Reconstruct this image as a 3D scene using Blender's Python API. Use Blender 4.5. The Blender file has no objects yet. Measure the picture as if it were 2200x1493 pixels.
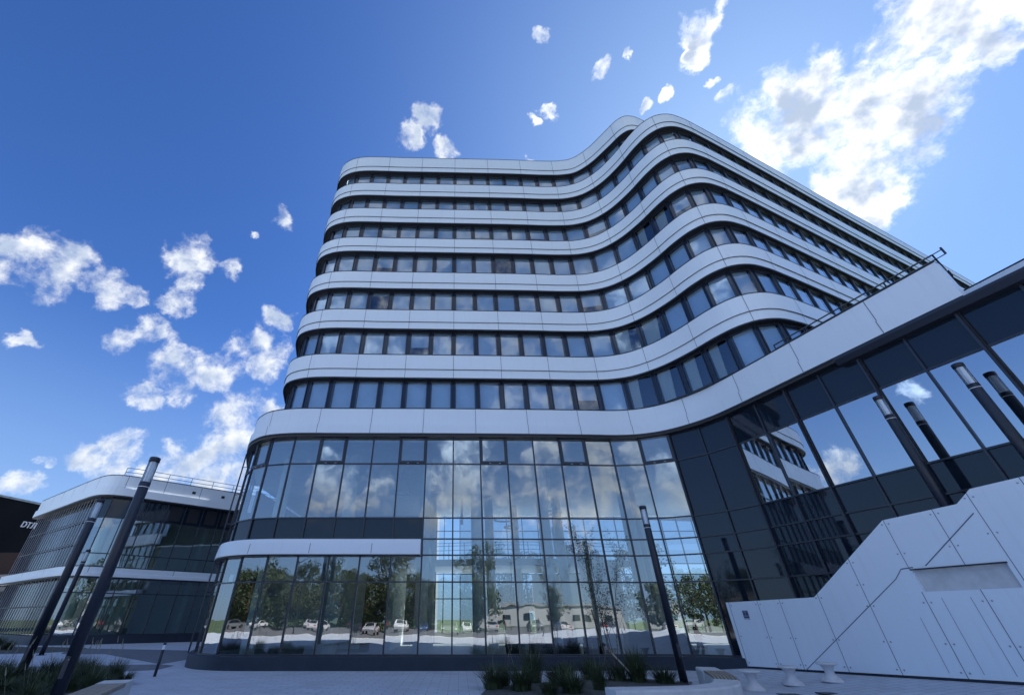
import bpy, bmesh, math, random
from mathutils import Vector
R = math.radians
S = bpy.context.scene
C = S.collection
random.seed(7)

# ---------------- camera, sky, sun, exposure ----------------
cam = bpy.data.cameras.new('camera'); cam_o = bpy.data.objects.new('camera', cam); C.objects.link(cam_o)
cam_o.location = (0, 0, 1.7); cam_o.rotation_euler = (R(90 + 33.66), 0, 0)
cam.sensor_width = 36; cam.sensor_fit = 'HORIZONTAL'; cam.lens = 876.7 * 36 / 2200; cam.shift_x = 115 / 2200
cam.clip_end = 5000; cam.clip_start = 0.1
S.camera = cam_o
S.view_settings.view_transform = 'Standard'; S.view_settings.look = 'None'
S.view_settings.exposure = 1.42; S.view_settings.gamma = 1
S.cycles.transparent_max_bounces = 24; S.cycles.max_bounces = 8; S.cycles.glossy_bounces = 4
SKY_TINT = (.40, .60, .93); SKY_SHOULDER = (.15, .11, .06)
SUN_AZ, SUN_EL = 50.0, 46.0       # degrees clockwise from +Y, above the horizon
sl = bpy.data.lights.new('sun', 'SUN'); sl.energy = 4.6; sl.angle = R(0.5); sl.color = (1, .95, .88)
sun = bpy.data.objects.new('sun', sl); C.objects.link(sun)
sun.rotation_euler = (R(90 - SUN_EL), 0, R(180 - SUN_AZ))

def nn(nt, t, **kw):
    n = nt.nodes.new(t)
    for k, v in kw.items(): setattr(n, k, v)
    return n
def setin(nt, sock, v):
    if isinstance(v, bpy.types.NodeSocket): nt.links.new(v, sock)
    else: sock.default_value = v
def math_(nt, op, a, b=0.0, c=0.0, clamp=False):
    n = nn(nt, 'ShaderNodeMath', operation=op, use_clamp=clamp)
    setin(nt, n.inputs[0], a); setin(nt, n.inputs[1], b)
    if len(n.inputs) > 2: setin(nt, n.inputs[2], c)
    return n.outputs[0]
def vmath(nt, op, a, b):
    n = nn(nt, 'ShaderNodeVectorMath', operation=op); setin(nt, n.inputs[0], a); setin(nt, n.inputs[1], b)
    return n.outputs['Value'] if op in ('DISTANCE', 'LENGTH', 'DOT_PRODUCT') else n.outputs[0]
def noise(nt, vec, scale, detail=4, rough=.5, out='Fac'):
    n = nn(nt, 'ShaderNodeTexNoise'); setin(nt, n.inputs['Vector'], vec)
    n.inputs['Scale'].default_value = scale; n.inputs['Detail'].default_value = detail; n.inputs['Roughness'].default_value = rough
    return n.outputs[out]
def smooth_(nt, v, a, b):
    n = nn(nt, 'ShaderNodeMapRange', interpolation_type='SMOOTHSTEP'); setin(nt, n.inputs[0], v)
    n.inputs[1].default_value = a; n.inputs[2].default_value = b
    return n.outputs[0]
def mixc(nt, f, a, b, bt='MIX'):
    n = nn(nt, 'ShaderNodeMix', data_type='RGBA', blend_type=bt)
    setin(nt, n.inputs[0], f); setin(nt, n.inputs[6], a); setin(nt, n.inputs[7], b)
    return n.outputs[2]

# direction (x, y, z) and angular size of each cumulus in the sky
CLOUDS = [(0.689, 0.213, 0.693, 0.066), (0.665, 0.25, 0.704, 0.066), (0.719, 0.237, 0.654, 0.04), (0.659, 0.3, 0.69, 0.071), (0.701, 0.295, 0.649, 0.05), (0.59, 0.334, 0.735, 0.066), (0.645, 0.369, 0.669, 0.084), (0.581, 0.393, 0.713, 0.078), (0.527, 0.384, 0.758, 0.044), (0.689, 0.356, 0.632, 0.057), (0.676, 0.421, 0.605, 0.065), (0.691, 0.451, 0.565, 0.039), (0.721, 0.199, 0.663, 0.038), (0.699, 0.334, 0.632, 0.041), (0.42, 0.285, 0.862, 0.028), (0.424, 0.319, 0.848, 0.0208), (0.43, 0.263, 0.864, 0.0192), (0.46, 0.347, 0.817, 0.0104), (0.277, 0.365, 0.889, 0.0208), (0.157, 0.323, 0.933, 0.0152), (0.395, 0.376, 0.838, 0.0152), (0.361, 0.401, 0.842, 0.0144), (0.192, 0.432, 0.881, 0.0184), (0.173, 0.458, 0.872, 0.0136), (-0.116, 0.481, 0.869, 0.0304), (-0.069, 0.454, 0.888, 0.0296), (-0.031, 0.51, 0.86, 0.028), (0.151, 0.51, 0.847, 0.012), (0.486, 0.371, 0.791, 0.0192), (0.321, 0.337, 0.885, 0.0104), (-0.69, 0.506, 0.517, 0.048), (-0.652, 0.553, 0.518, 0.0456), (-0.72, 0.501, 0.48, 0.053), (-0.735, 0.468, 0.49, 0.031), (-0.621, 0.59, 0.516, 0.032), (-0.532, 0.585, 0.612, 0.048), (-0.477, 0.625, 0.618, 0.032), (-0.566, 0.633, 0.529, 0.036), (-0.541, 0.621, 0.568, 0.024), (-0.604, 0.642, 0.472, 0.034), (-0.635, 0.635, 0.44, 0.03), (-0.561, 0.709, 0.428, 0.057), (-0.452, 0.756, 0.474, 0.073), (-0.506, 0.746, 0.433, 0.051), (-0.608, 0.706, 0.363, 0.036), (-0.559, 0.74, 0.375, 0.034), (-0.401, 0.725, 0.559, 0.028), (-0.388, 0.575, 0.721, 0.025), (-0.733, 0.559, 0.387, 0.017), (-0.491, 0.561, 0.667, 0.009), (-0.432, 0.596, 0.676, 0.011), (-0.471, 0.808, 0.355, 0.075), (-0.426, 0.85, 0.309, 0.085), (-0.506, 0.823, 0.259, 0.052), (-0.558, 0.794, 0.241, 0.049), (-0.635, 0.73, 0.252, 0.047), (-0.669, 0.701, 0.246, 0.032), (-0.699, 0.68, 0.222, 0.015), (-0.71, 0.682, 0.177, 0.029), (-0.506, 0.835, 0.216, 0.051), (-0.433, 0.813, 0.39, 0.048), (-0.578, 0.788, 0.213, 0.047), (-0.464, 0.855, 0.231, 0.062), (-0.294, -0.925, 0.24, 0.078), (-0.346, -0.913, 0.217, 0.047), (-0.175, -0.953, 0.247, 0.061), (0.071, -0.954, 0.29, 0.099), (0.154, -0.959, 0.238, 0.09), (0.258, -0.924, 0.281, 0.098), (0.331, -0.914, 0.237, 0.075), (-0.037, -0.982, 0.188, 0.045), (0.314, -0.933, 0.174, 0.055), (0.017, -0.94, 0.341, 0.065), (0.232, -0.911, 0.342, 0.082), (0.396, -0.879, 0.267, 0.055), (0.184, -0.877, 0.445, 0.076), (0.307, -0.849, 0.43, 0.062), (0.418, -0.854, 0.31, 0.047), (-0.961, 0.173, 0.217, 0.041), (-0.954, 0.216, 0.209, 0.032), (-0.952, 0.039, 0.305, 0.0186)]
W = bpy.data.worlds.new('World'); S.world = W; W.use_nodes = True
nt = W.node_tree; nt.nodes.clear()
tc = nn(nt, 'ShaderNodeTexCoord').outputs['Generated']
sky = nn(nt, 'ShaderNodeTexSky', sky_type='NISHITA', sun_disc=False, sun_elevation=R(SUN_EL), sun_rotation=R(SUN_AZ),
         altitude=100, air_density=1.0, dust_density=.25, ozone_density=3.0)
SD = (math.sin(R(SUN_AZ)) * math.cos(R(SUN_EL)), math.cos(R(SUN_AZ)) * math.cos(R(SUN_EL)), math.sin(R(SUN_EL)))
warp = noise(nt, tc, 11.0, 5, .6, 'Color')
warp = vmath(nt, 'SUBTRACT', warp, (.5, .5, .5)); warp = vmath(nt, 'MULTIPLY', warp, (.09, .09, .09))
D = vmath(nt, 'ADD', tc, warp)
m = None
for x, y, z, r in CLOUDS:
    d = vmath(nt, 'DISTANCE', D, (x, y, z))
    v = math_(nt, 'MULTIPLY_ADD', d, -1.0 / (r * 1.12), 1.0)
    m = v if m is None else math_(nt, 'SMOOTH_MAX', m, v, .12)
sep = nn(nt, 'ShaderNodeSeparateXYZ'); nt.links.new(tc, sep.inputs[0])
# unseen broken cloud added behind the viewer to brighten the shaded facade
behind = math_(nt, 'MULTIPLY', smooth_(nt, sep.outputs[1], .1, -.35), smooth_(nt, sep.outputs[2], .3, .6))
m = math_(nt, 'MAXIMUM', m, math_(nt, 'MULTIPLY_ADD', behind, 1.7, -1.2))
fb = noise(nt, tc, 7.0, 9, .6)
fbb = noise(nt, vmath(nt, 'ADD', tc, vmath(nt, 'MULTIPLY', warp, (.5, .5, .5))), 20.0, 10, .60)
f1 = math_(nt, 'ADD', math_(nt, 'MULTIPLY_ADD', fb, 1.9, -.95), math_(nt, 'MULTIPLY_ADD', fbb, 2.9, -1.45))
mm = math_(nt, 'SMOOTH_MIN', math_(nt, 'MULTIPLY', m, 1.7), .70, .3)
nearsun = smooth_(nt, vmath(nt, 'DOT_PRODUCT', tc, SD), .80, .96)
dens = math_(nt, 'ADD', math_(nt, 'ADD', mm, -.16), f1)
dens = math_(nt, 'ADD', dens, math_(nt, 'MULTIPLY', math_(nt, 'MULTIPLY', nearsun, .12), smooth_(nt, m, -.1, .2)))
cover = math_(nt, 'POWER', smooth_(nt, dens, -.08, .95), 1.3)
TS = vmath(nt, 'ADD', tc, tuple(c * .02 for c in SD))
f2 = math_(nt, 'ADD', math_(nt, 'MULTIPLY_ADD', noise(nt, TS, 7.0, 3, .5), 1.9, -.95), math_(nt, 'MULTIPLY_ADD', noise(nt, TS, 20.0, 4, .55), 2.0, -1.0))
dens2 = math_(nt, 'ADD', mm, f2)
thick = smooth_(nt, dens2, .28, 1.18)
# front-lit clouds opposite the sun, boosted bright and blue to lift the facade
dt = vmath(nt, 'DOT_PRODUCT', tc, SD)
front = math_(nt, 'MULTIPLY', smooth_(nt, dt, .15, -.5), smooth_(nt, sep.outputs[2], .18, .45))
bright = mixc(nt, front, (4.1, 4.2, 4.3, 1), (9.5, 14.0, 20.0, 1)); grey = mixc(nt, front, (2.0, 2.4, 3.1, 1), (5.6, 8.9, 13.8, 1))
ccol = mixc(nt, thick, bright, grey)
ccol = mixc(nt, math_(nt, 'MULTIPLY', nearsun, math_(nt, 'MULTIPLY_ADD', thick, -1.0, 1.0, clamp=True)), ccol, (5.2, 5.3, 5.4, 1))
hz = smooth_(nt, sep.outputs[2], .0, .06)
cover = math_(nt, 'MULTIPLY', cover, hz)
# sky colour: soft shoulder so that the glow round the sun keeps its blue
sk = nn(nt, 'ShaderNodeVectorMath', operation='MULTIPLY'); nt.links.new(sky.outputs[0], sk.inputs[0]); sk.inputs[1].default_value = SKY_TINT
den = vmath(nt, 'MULTIPLY', sk.outputs[0], SKY_SHOULDER); den = vmath(nt, 'ADD', den, (1, 1, 1))
skc = vmath(nt, 'DIVIDE', sk.outputs[0], den)
pw = nn(nt, 'ShaderNodeVectorMath', operation='POWER'); nt.links.new(skc, pw.inputs[0]); pw.inputs[1].default_value = (1.22, 1.22, 1.22)
skc = vmath(nt, 'MULTIPLY', pw.outputs[0], (.83, .78, .70))
low = math_(nt, 'MULTIPLY', smooth_(nt, sep.outputs[2], .55, .0), .55)
skc = mixc(nt, low, skc, (1.6, 2.25, 3.1, 1))
glow = math_(nt, 'MULTIPLY', math_(nt, 'POWER', math_(nt, 'MAXIMUM', dt, 0.0), 7.0), .42)
skc = mixc(nt, glow, skc, (2.0, 2.9, 3.8, 1))
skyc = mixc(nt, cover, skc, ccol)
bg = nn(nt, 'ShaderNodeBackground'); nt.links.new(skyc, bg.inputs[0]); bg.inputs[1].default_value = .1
nt.links.new(bg.outputs[0], nn(nt, 'ShaderNodeOutputWorld').inputs[0])

# ---------------- materials ----------------
M = {}
def mat(name, col, rough=.5, metal=0., spec=.5, var=0., vscale=2., bump=0., bscale=30., coat=0., ior=None, two=None):
    m = bpy.data.materials.new(name); m.use_nodes = True; nt = m.node_tree; b = nt.nodes['Principled BSDF']
    c = (*col, 1)
    b.inputs['Roughness'].default_value = rough; b.inputs['Metallic'].default_value = metal
    b.inputs['Specular IOR Level'].default_value = spec; b.inputs['Coat Weight'].default_value = coat
    if ior: b.inputs['IOR'].default_value = ior
    b.inputs['Base Color'].default_value = c
    if var or two or bump:
        g = nn(nt, 'ShaderNodeNewGeometry').outputs['Position']
        f = noise(nt, g, vscale, 6, .6)
        a = smooth_(nt, f, .3, .7)
        lo = (*[x * (1 - var) for x in col], 1); hi = (*(two or [min(1, x * (1 + var)) for x in col]), 1)
        nt.links.new(mixc(nt, a, lo, hi), b.inputs['Base Color'])
        nt.links.new(math_(nt, 'MULTIPLY_ADD', f, .25, rough - .12), b.inputs['Roughness'])
        if bump:
            bp = nn(nt, 'ShaderNodeBump'); bp.inputs['Strength'].default_value = bump; bp.inputs['Distance'].default_value = .02
            nt.links.new(noise(nt, g, bscale, 4), bp.inputs['Height']); nt.links.new(bp.outputs[0], b.inputs['Normal'])
    M[name] = m; return m
mat('white_panel', (.84, .85, .88), .34, var=.035, vscale=.6, spec=.5)
mat('joint', (.03, .035, .05), .6)
mat('joint_pale', (.12, .14, .19), .6)
mat('dark_trim', (.02, .023, .032), .4)
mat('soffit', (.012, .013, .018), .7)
mat('frame', (.022, .028, .042), .32, spec=.6)
mat('pier', (.018, .028, .05), .12, spec=.6)
mat('spandrel', (.010, .017, .028), .035, spec=.55)
mat('plinth', (.018, .028, .048), .5, var=.15, vscale=1.5)
mat('back_dark', (.012, .014, .02), .8)
mat('blind', (.74, .82, .90), .8, var=.05, vscale=1.0)
mat('blind_dark', (.09, .12, .17), .8)
mat('curtain', (.72, .68, .56), .9)
mat('interior_white', (.72, .74, .72), .7, var=.04)
mat('interior_floor', (.36, .38, .36), .6, var=.1, vscale=1)
mat('column_white', (.66, .68, .64), .55, var=.04)
mat('furniture_dark', (.02, .022, .028), .6)
mat('desk', (.10, .15, .17), .35)
mat('lamp_post', (.016, .022, .038), .38, spec=.5)
mat('steel', (.35, .37, .4), .35, metal=.8)
mat('lens_core', (.9, .91, .93), .4)
mat('concrete_white', (.62, .62, .62), .7, var=.08, vscale=4, bump=.15, bscale=60)
mat('wood', (.33, .27, .21), .6, var=.2, vscale=6)
mat('stool', (.62, .62, .64), .45, var=.05, vscale=5)
mat('mulch', (.09, .095, .09), .95, var=.35, vscale=14, bump=.9, bscale=25)
mat('pave_dark', (.17, .18, .2), .85, var=.12, vscale=3)
mat('asphalt', (.13, .13, .135), .9, var=.2, vscale=2)
mat('lawn', (.055, .085, .025), .95, var=.4, vscale=.8)
mat('bark', (.10, .075, .05), .9, var=.25, vscale=9)
mat('stake_wood', (.42, .36, .30), .7)
mat('leaf_a', (.022, .042, .012), .7, two=(.055, .08, .022), var=.3, vscale=1.2)
mat('leaf_b', (.03, .052, .014), .7, two=(.075, .09, .026), var=.3, vscale=1.2)
mat('sapling_leaf', (.035, .05, .035), .6)
mat('grass_blade', (.03, .055, .02), .7, two=(.075, .10, .04), var=.3, vscale=3)
mat('grass_seed', (.28, .26, .20), .8)
mat('far_wall', (.010, .010, .014), .9, spec=.1, var=.25, vscale=.15)
mat('far_stripe', (.34, .27, .25), .6)
mat('letter', (.75, .75, .85), .5)
mat('louvre', (.30, .31, .34), .5, var=.2, vscale=.5)
mat('car_glass', (.01, .012, .015), .05)
mat('tyre', (.012, .012, .012), .8)
mat('chrome', (.6, .6, .62), .2, metal=1)
mat('headlight', (.7, .72, .75), .15)
mat('taillight', (.4, .02, .02), .3)
for n, c in (('white', (.75, .75, .75)), ('silver', (.45, .46, .48)), ('red', (.45, .03, .03)), ('black', (.02, .02, .025)), ('blue', (.05, .1, .25)), ('grey', (.16, .17, .18))):
    mat('car_' + n, c, .25, coat=.6)
mat('shade_block_grey', (.22, .23, .25), .8)
mat('far_brown', (.05, .022, .018), .8)
mat('store_wall', (.42, .43, .44), .7)
mat('skin', (.45, .30, .22), .55); mat('cloth_dark', (.03, .035, .05), .9); mat('cloth_blue', (.06, .09, .16), .9); mat('hair', (.03, .02, .015), .8)
mat('sign_grey', (.16, .19, .28), .5); mat('sign_ink', (.01, .012, .05), .5); mat('sign_pale', (.5, .52, .56), .5)

m = M['white_panel']; nt = m.node_tree; b = nt.nodes['Principled BSDF']
g = nn(nt, 'ShaderNodeNewGeometry').outputs['Position']
st = noise(nt, vmath(nt, 'MULTIPLY', g, (7, 7, .45)), 1.0, 5, .6); bl_ = noise(nt, g, .35, 3, .5)
pn = nn(nt, 'ShaderNodeTexVoronoi', feature='F1'); nt.links.new(vmath(nt, 'MULTIPLY', g, (.35, .35, .29)), pn.inputs['Vector']); pn.inputs['Scale'].default_value = 1
tone = nn(nt, 'ShaderNodeSeparateColor'); nt.links.new(pn.outputs['Color'], tone.inputs[0])
c1 = mixc(nt, math_(nt, 'MULTIPLY', smooth_(nt, st, .5, .8), .15), (.81, .87, .92, 1), (.50, .52, .54, 1))
c2 = mixc(nt, math_(nt, 'MULTIPLY', smooth_(nt, bl_, .4, .7), .10), c1, (.66, .71, .78, 1))
nt.links.new(c2, b.inputs['Base Color'])
bp = nn(nt, 'ShaderNodeBump'); bp.inputs['Strength'].default_value = .25; bp.inputs['Distance'].default_value = .02
nt.links.new(noise(nt, g, .9, 2), bp.inputs['Height']); nt.links.new(bp.outputs[0], b.inputs['Normal'])
def glass(name, tint, base, wav=.0, rough=0.0, wscale=.35):
    m = bpy.data.materials.new(name); m.use_nodes = True; nt = m.node_tree; nt.nodes.clear()
    tr = nn(nt, 'ShaderNodeBsdfTransparent'); tr.inputs[0].default_value = (*tint, 1)
    gl = nn(nt, 'ShaderNodeBsdfGlossy'); gl.inputs['Roughness'].default_value = rough; gl.inputs[0].default_value = (.92, .96, 1, 1)
    fr = nn(nt, 'ShaderNodeFresnel'); fr.inputs[0].default_value = 1.5
    f = math_(nt, 'MULTIPLY_ADD', fr.outputs[0], 1.3, base, clamp=True)
    if wav:
        g = nn(nt, 'ShaderNodeNewGeometry').outputs['Position']
        bp = nn(nt, 'ShaderNodeBump'); bp.inputs['Strength'].default_value = wav; bp.inputs['Distance'].default_value = .01
        nt.links.new(noise(nt, g, wscale, 2), bp.inputs['Height']); nt.links.new(bp.outputs[0], gl.inputs['Normal'])
    mx = nn(nt, 'ShaderNodeMixShader'); nt.links.new(f, mx.inputs[0]); nt.links.new(tr.outputs[0], mx.inputs[1]); nt.links.new(gl.outputs[0], mx.inputs[2])
    nt.links.new(mx.outputs[0], nn(nt, 'ShaderNodeOutputMaterial').inputs[0]); M[name] = m; return m
glass('lobby_glass', (.66, .78, .80), .24, .6, wscale=.5)
glass('window_glass', (.72, .83, .93), .13, .5)
glass('wing_glass', (.10, .13, .17), .55, .5)
glass('annex_glass', (.66, .82, .78), .26, .9)
glass('lens_glass', (.90, .93, .96), .0)
glass('rear_glass', (.66, .70, .74), .12)

# paving with fine joints
m = mat('paving', (.40, .42, .45), .75); nt = m.node_tree; b = nt.nodes['Principled BSDF']
g = nn(nt, 'ShaderNodeNewGeometry').outputs['Position']
br = nn(nt, 'ShaderNodeTexBrick'); nt.links.new(g, br.inputs['Vector'])
br.inputs['Scale'].default_value = 1.0; br.inputs['Brick Width'].default_value = .6; br.inputs['Row Height'].default_value = .3
br.inputs['Mortar Size'].default_value = .011; br.inputs['Color1'].default_value = (.52, .57, .65, 1); br.inputs['Color2'].default_value = (.58, .63, .70, 1)
br.inputs['Mortar'].default_value = (.26, .28, .33, 1)
st = smooth_(nt, noise(nt, g, .8, 8, .65), .35, .75)
nt.links.new(mixc(nt, math_(nt, 'MULTIPLY', st, .5), br.outputs[0], (.36, .38, .42, 1)), b.inputs['Base Color'])

# ---------------- helpers ----------------
class MB:
    def __init__(s): s.v = []; s.f = []; s.m = []; s.mats = []; s.smooth = False
    def mi(s, name):
        if name not in s.mats: s.mats.append(name)
        return s.mats.index(name)
    def quad(s, pts, mt):
        n = len(s.v); s.v += [tuple(p) for p in pts]; s.f.append(tuple(range(n, n + len(pts)))); s.m.append(s.mi(mt))
    def box(s, o, ax, ay, az, mt):          # corner o and three edge vectors
        o, ax, ay, az = map(Vector, (o, ax, ay, az)); n = len(s.v)
        for k in range(8): s.v.append(tuple(o + ax * (k & 1) + ay * (k >> 1 & 1) + az * (k >> 2 & 1)))
        mi = s.mi(mt)
        for q in ((0, 2, 3, 1), (4, 5, 7, 6), (0, 1, 5, 4), (2, 6, 7, 3), (0, 4, 6, 2), (1, 3, 7, 5)):
            s.f.append(tuple(n + i for i in q)); s.m.append(mi)
    def cbox(s, c, sx, sy, sz, mt, rz=0):
        a = Vector((math.cos(rz), math.sin(rz), 0)); b = Vector((-a.y, a.x, 0))
        s.box(Vector(c) - a * sx / 2 - b * sy / 2 - Vector((0, 0, sz / 2)), a * sx, b * sy, (0, 0, sz), mt)
    def tube(s, p0, p1, r0, r1, mt, n=10, caps=True):
        p0, p1 = Vector(p0), Vector(p1); d = (p1 - p0).normalized()
        a = d.orthogonal().normalized(); b = d.cross(a); k = len(s.v); mi = s.mi(mt)
        for p, r in ((p0, r0), (p1, r1)):
            for i in range(n):
                t = 2 * math.pi * i / n; s.v.append(tuple(p + (a * math.cos(t) + b * math.sin(t)) * r))
        for i in range(n):
            j = (i + 1) % n; s.f.append((k + i, k + j, k + n + j, k + n + i)); s.m.append(mi)
        if caps:
            s.f.append(tuple(range(k + n - 1, k - 1, -1))); s.m.append(mi); s.f.append(tuple(range(k + n, k + 2 * n))); s.m.append(mi)
    def lathe(s, c, prof, mt, n=24):
        k = len(s.v); mi = s.mi(mt)
        for r, z in prof:
            for i in range(n):
                t = 2 * math.pi * i / n; s.v.append((c[0] + r * math.cos(t), c[1] + r * math.sin(t), c[2] + z))
        for q in range(len(prof) - 1):
            for i in range(n):
                j = (i + 1) % n; s.f.append((k + q * n + i, k + q * n + j, k + (q + 1) * n + j, k + (q + 1) * n + i)); s.m.append(mi)
    def sweep(s, path, prof, mt, closed=True, caps=True, zf=None):
        # path: list of (x, y, nx, ny); prof: list of (offset outward, z)
        k = len(s.v); P = len(prof); mi = s.mi(mt)
        for x, y, nx, ny in path:
            for o, z in prof: s.v.append((x + nx * o, y + ny * o, z))
        for i in range(len(path) - 1):
            for j in range(P if closed else P - 1):
                j2 = (j + 1) % P
                s.f.append((k + i * P + j, k + (i + 1) * P + j, k + (i + 1) * P + j2, k + i * P + j2)); s.m.append(mi)
        if closed and caps:
            s.f.append(tuple(k + j for j in range(P))); s.m.append(mi)
            e = k + (len(path) - 1) * P; s.f.append(tuple(e + j for j in reversed(range(P)))); s.m.append(mi)
    def prism(s, poly, z0, z1, mt):
        n = len(poly); k = len(s.v); mi = s.mi(mt)
        for z in (z0, z1):
            for p in poly: s.v.append((p[0], p[1], z))
        for i in range(n):
            j = (i + 1) % n; s.f.append((k + i, k + j, k + n + j, k + n + i)); s.m.append(mi)
        s.f.append(tuple(range(k + n - 1, k - 1, -1))); s.m.append(mi); s.f.append(tuple(range(k + n, k + 2 * n))); s.m.append(mi)
    def build(s, name, parent=None, smooth=False, origin=None, **props):
        me = bpy.data.meshes.new(name); v = s.v
        if origin is not None: v = [(a - origin[0], b - origin[1], c - origin[2]) for a, b, c in v]
        me.from_pydata(v, [], s.f)
        for m_ in s.mats: me.materials.append(M[m_])
        me.polygons.foreach_set('material_index', s.m)
        if smooth: me.polygons.foreach_set('use_smooth', [True] * len(s.f))
        me.update(); me.validate()
        o = bpy.data.objects.new(name, me); C.objects.link(o)
        if origin is not None: o.location = origin
        if parent is not None: o.parent = parent
        for a, b in props.items(): o[a] = b
        return o
def thing(name, label, cat, loc=(0, 0, 0), group=None, rz=0):
    o = bpy.data.objects.new(name, None); C.objects.link(o); o.location = loc; o.rotation_euler.z = rz
    o.empty_display_size = .2
    o['label'] = label; o['category'] = cat
    if group: o['group'] = group
    return o
def tag(o, label, cat, group=None):
    o['label'] = label; o['category'] = cat
    if group: o['group'] = group
    return o
def copy_tree(o, parent=None):
    c = o.copy(); C.objects.link(c)
    if parent is not None: c.parent = parent
    for ch in list(o.children): copy_tree(ch, c)
    return c
def resample(pts, step):
    out = []; P = [Vector(p) for p in pts]; P = [P[0] * 2 - P[1]] + P + [P[-1] * 2 - P[-2]]
    fine = []
    for i in range(1, len(P) - 2):
        p0, p1, p2, p3 = P[i - 1:i + 3]
        a = math.sqrt((p1 - p0).length); b = math.sqrt((p2 - p1).length); c = math.sqrt((p3 - p2).length)
        m1 = ((p1 - p0) / a - (p2 - p0) / (a + b) + (p2 - p1) / b) * b
        m2 = ((p2 - p1) / b - (p3 - p1) / (b + c) + (p3 - p2) / c) * b
        for q in range(24):
            t = q / 24
            fine.append((2 * t**3 - 3 * t**2 + 1) * p1 + (t**3 - 2 * t**2 + t) * m1 + (-2 * t**3 + 3 * t**2) * p2 + (t**3 - t**2) * m2)
    fine.append(P[-2]); return Path(fine, step)
class Path:
    def __init__(s, pts, step=.3):
        s.p = pts; s.L = [0]
        for a, b in zip(pts, pts[1:]): s.L.append(s.L[-1] + (b - a).length)
        s.len = s.L[-1]; s.step = step
    def at(s, d):
        import bisect
        i = min(max(bisect.bisect_right(s.L, d) - 1, 0), len(s.p) - 2)
        t = (d - s.L[i]) / max(1e-9, s.L[i + 1] - s.L[i]); q = s.p[i].lerp(s.p[i + 1], t)
        a = s.raw(d - .25); b = s.raw(d + .25); T = (b - a).normalized()
        return (q.x, q.y, T.y, -T.x)
    def raw(s, d):
        import bisect
        i = min(max(bisect.bisect_right(s.L, d) - 1, 0), len(s.p) - 2)
        return s.p[i].lerp(s.p[i + 1], (d - s.L[i]) / max(1e-9, s.L[i + 1] - s.L[i]))
    def rng(s, d0, d1, step=None):
        n = max(1, int(math.ceil((d1 - d0) / (step or s.step)))); return [s.at(d0 + (d1 - d0) * i / n) for i in range(n + 1)]
    def nearx(s, x):       # first arc length where x is reached
        for i, p in enumerate(s.p):
            if p.x >= x: return s.L[i]
        return s.len
def off(path, o): return [(x + nx * o, y + ny * o, nx, ny) for x, y, nx, ny in path]
def oxy(t, o): return Vector((t[0] + t[2] * o, t[1] + t[3] * o, 0))
# ---------------- ground ----------------
mb = MB(); mb.quad([(-2500, -2500, -.06), (2500, -2500, -.06), (2500, 2500, -.06), (-2500, 2500, -.06)], 'lawn')
mb.build('ground', kind='structure')
def gz(x, y): return max(0.0, (x - 9.8)) * .1 if y < 23 else 0.0
mb = MB()
xs = [-70, 9.8, 11, 12, 13, 14, 16, 20]
for a, b in zip(xs, xs[1:]):
    mb.quad([(a, -16, gz(a, 0)), (b, -16, gz(b, 0)), (b, 22.9, gz(b, 0)), (a, 22.9, gz(a, 0))], 'paving')
mb.quad([(-70, 22.9, 0), (9.8, 22.9, 0), (9.8, 75, 0), (-70, 75, 0)], 'paving')
mb.quad([(9.8, 22.9, 0), (60, 22.9, 0), (60, 75, 0), (9.8, 75, 0)], 'paving')
mb.build('pavement', kind='structure')
mb = MB(); mb.quad([(-160, -70, -.02), (160, -70, -.02), (160, -16, -.02), (-160, -16, -.02)], 'asphalt')
for i in range(34):
    x = -90 + i * 5.4
    for yy in (-33, -46): mb.quad([(x, yy, -.016), (x + .12, yy, -.016), (x + .12, yy - 5, -.016), (x, yy - 5, -.016)], 'store_wall')
mb.build('car_park', kind='structure')
for i, poly in enumerate(([(-27.9, 36.3), (-23.5, 30.1), (-20.9, 30.1), (-13.6, 23.5), (-13.9, 27.2), (-18.0, 33.6)],
                          [(-19.7, 22.2), (-18.6, 21.0), (-14.0, 20.0), (-12.2, 21.0), (-12.6, 22.9), (-13.6, 23.5)])):
    mb = MB(); mb.quad([(x, y, .004) for x, y in poly], 'pave_dark'); mb.build('dark_paving', kind='structure')
# kerb along the car park
mb = MB(); mb.cbox((-25, -16.1, .03), 90, .18, .14, 'concrete_white'); mb.build('kerb', kind='structure')

# ---------------- main building ----------------
B = thing('office_building', 'tall curved office building with wavy white bands over a glass lobby', 'office building', (0, 21, 0))
def part(mb, name, parent=None, smooth=False, **kw):
    o = mb.build(name, None, smooth, **kw)
    p = parent or B; o.parent = p; o.matrix_parent_inverse = p.matrix_world.inverted() if p is not B else B_inv
    return o
bpy.context.view_layer.update()
B_inv = B.matrix_world.inverted()
TP = resample([Vector((x, y)) for x, y in [(-12.2, 29), (-11.4, 24.6), (-11.0, 23.0), (-10.72, 22.1), (-10.2, 21.25), (-9.4, 20.75), (-8.3, 20.5), (-4.5, 20.55), (.4, 20.65),
    (4.5, 20.75), (7.4, 20.84), (8.8, 20.76), (10.0, 20.35), (11.1, 19.4), (12.0, 18.0), (12.7, 16.5), (13.3, 15.6), (14.0, 15.1), (14.9, 14.98),
    (16.0, 15.25), (17.5, 15.85), (21.28, 17.5), (24.8, 19.06), (33.07, 22.75), (42.9, 27.05), (56.3, 33.0), (64, 36.4)]], .3)
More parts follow.
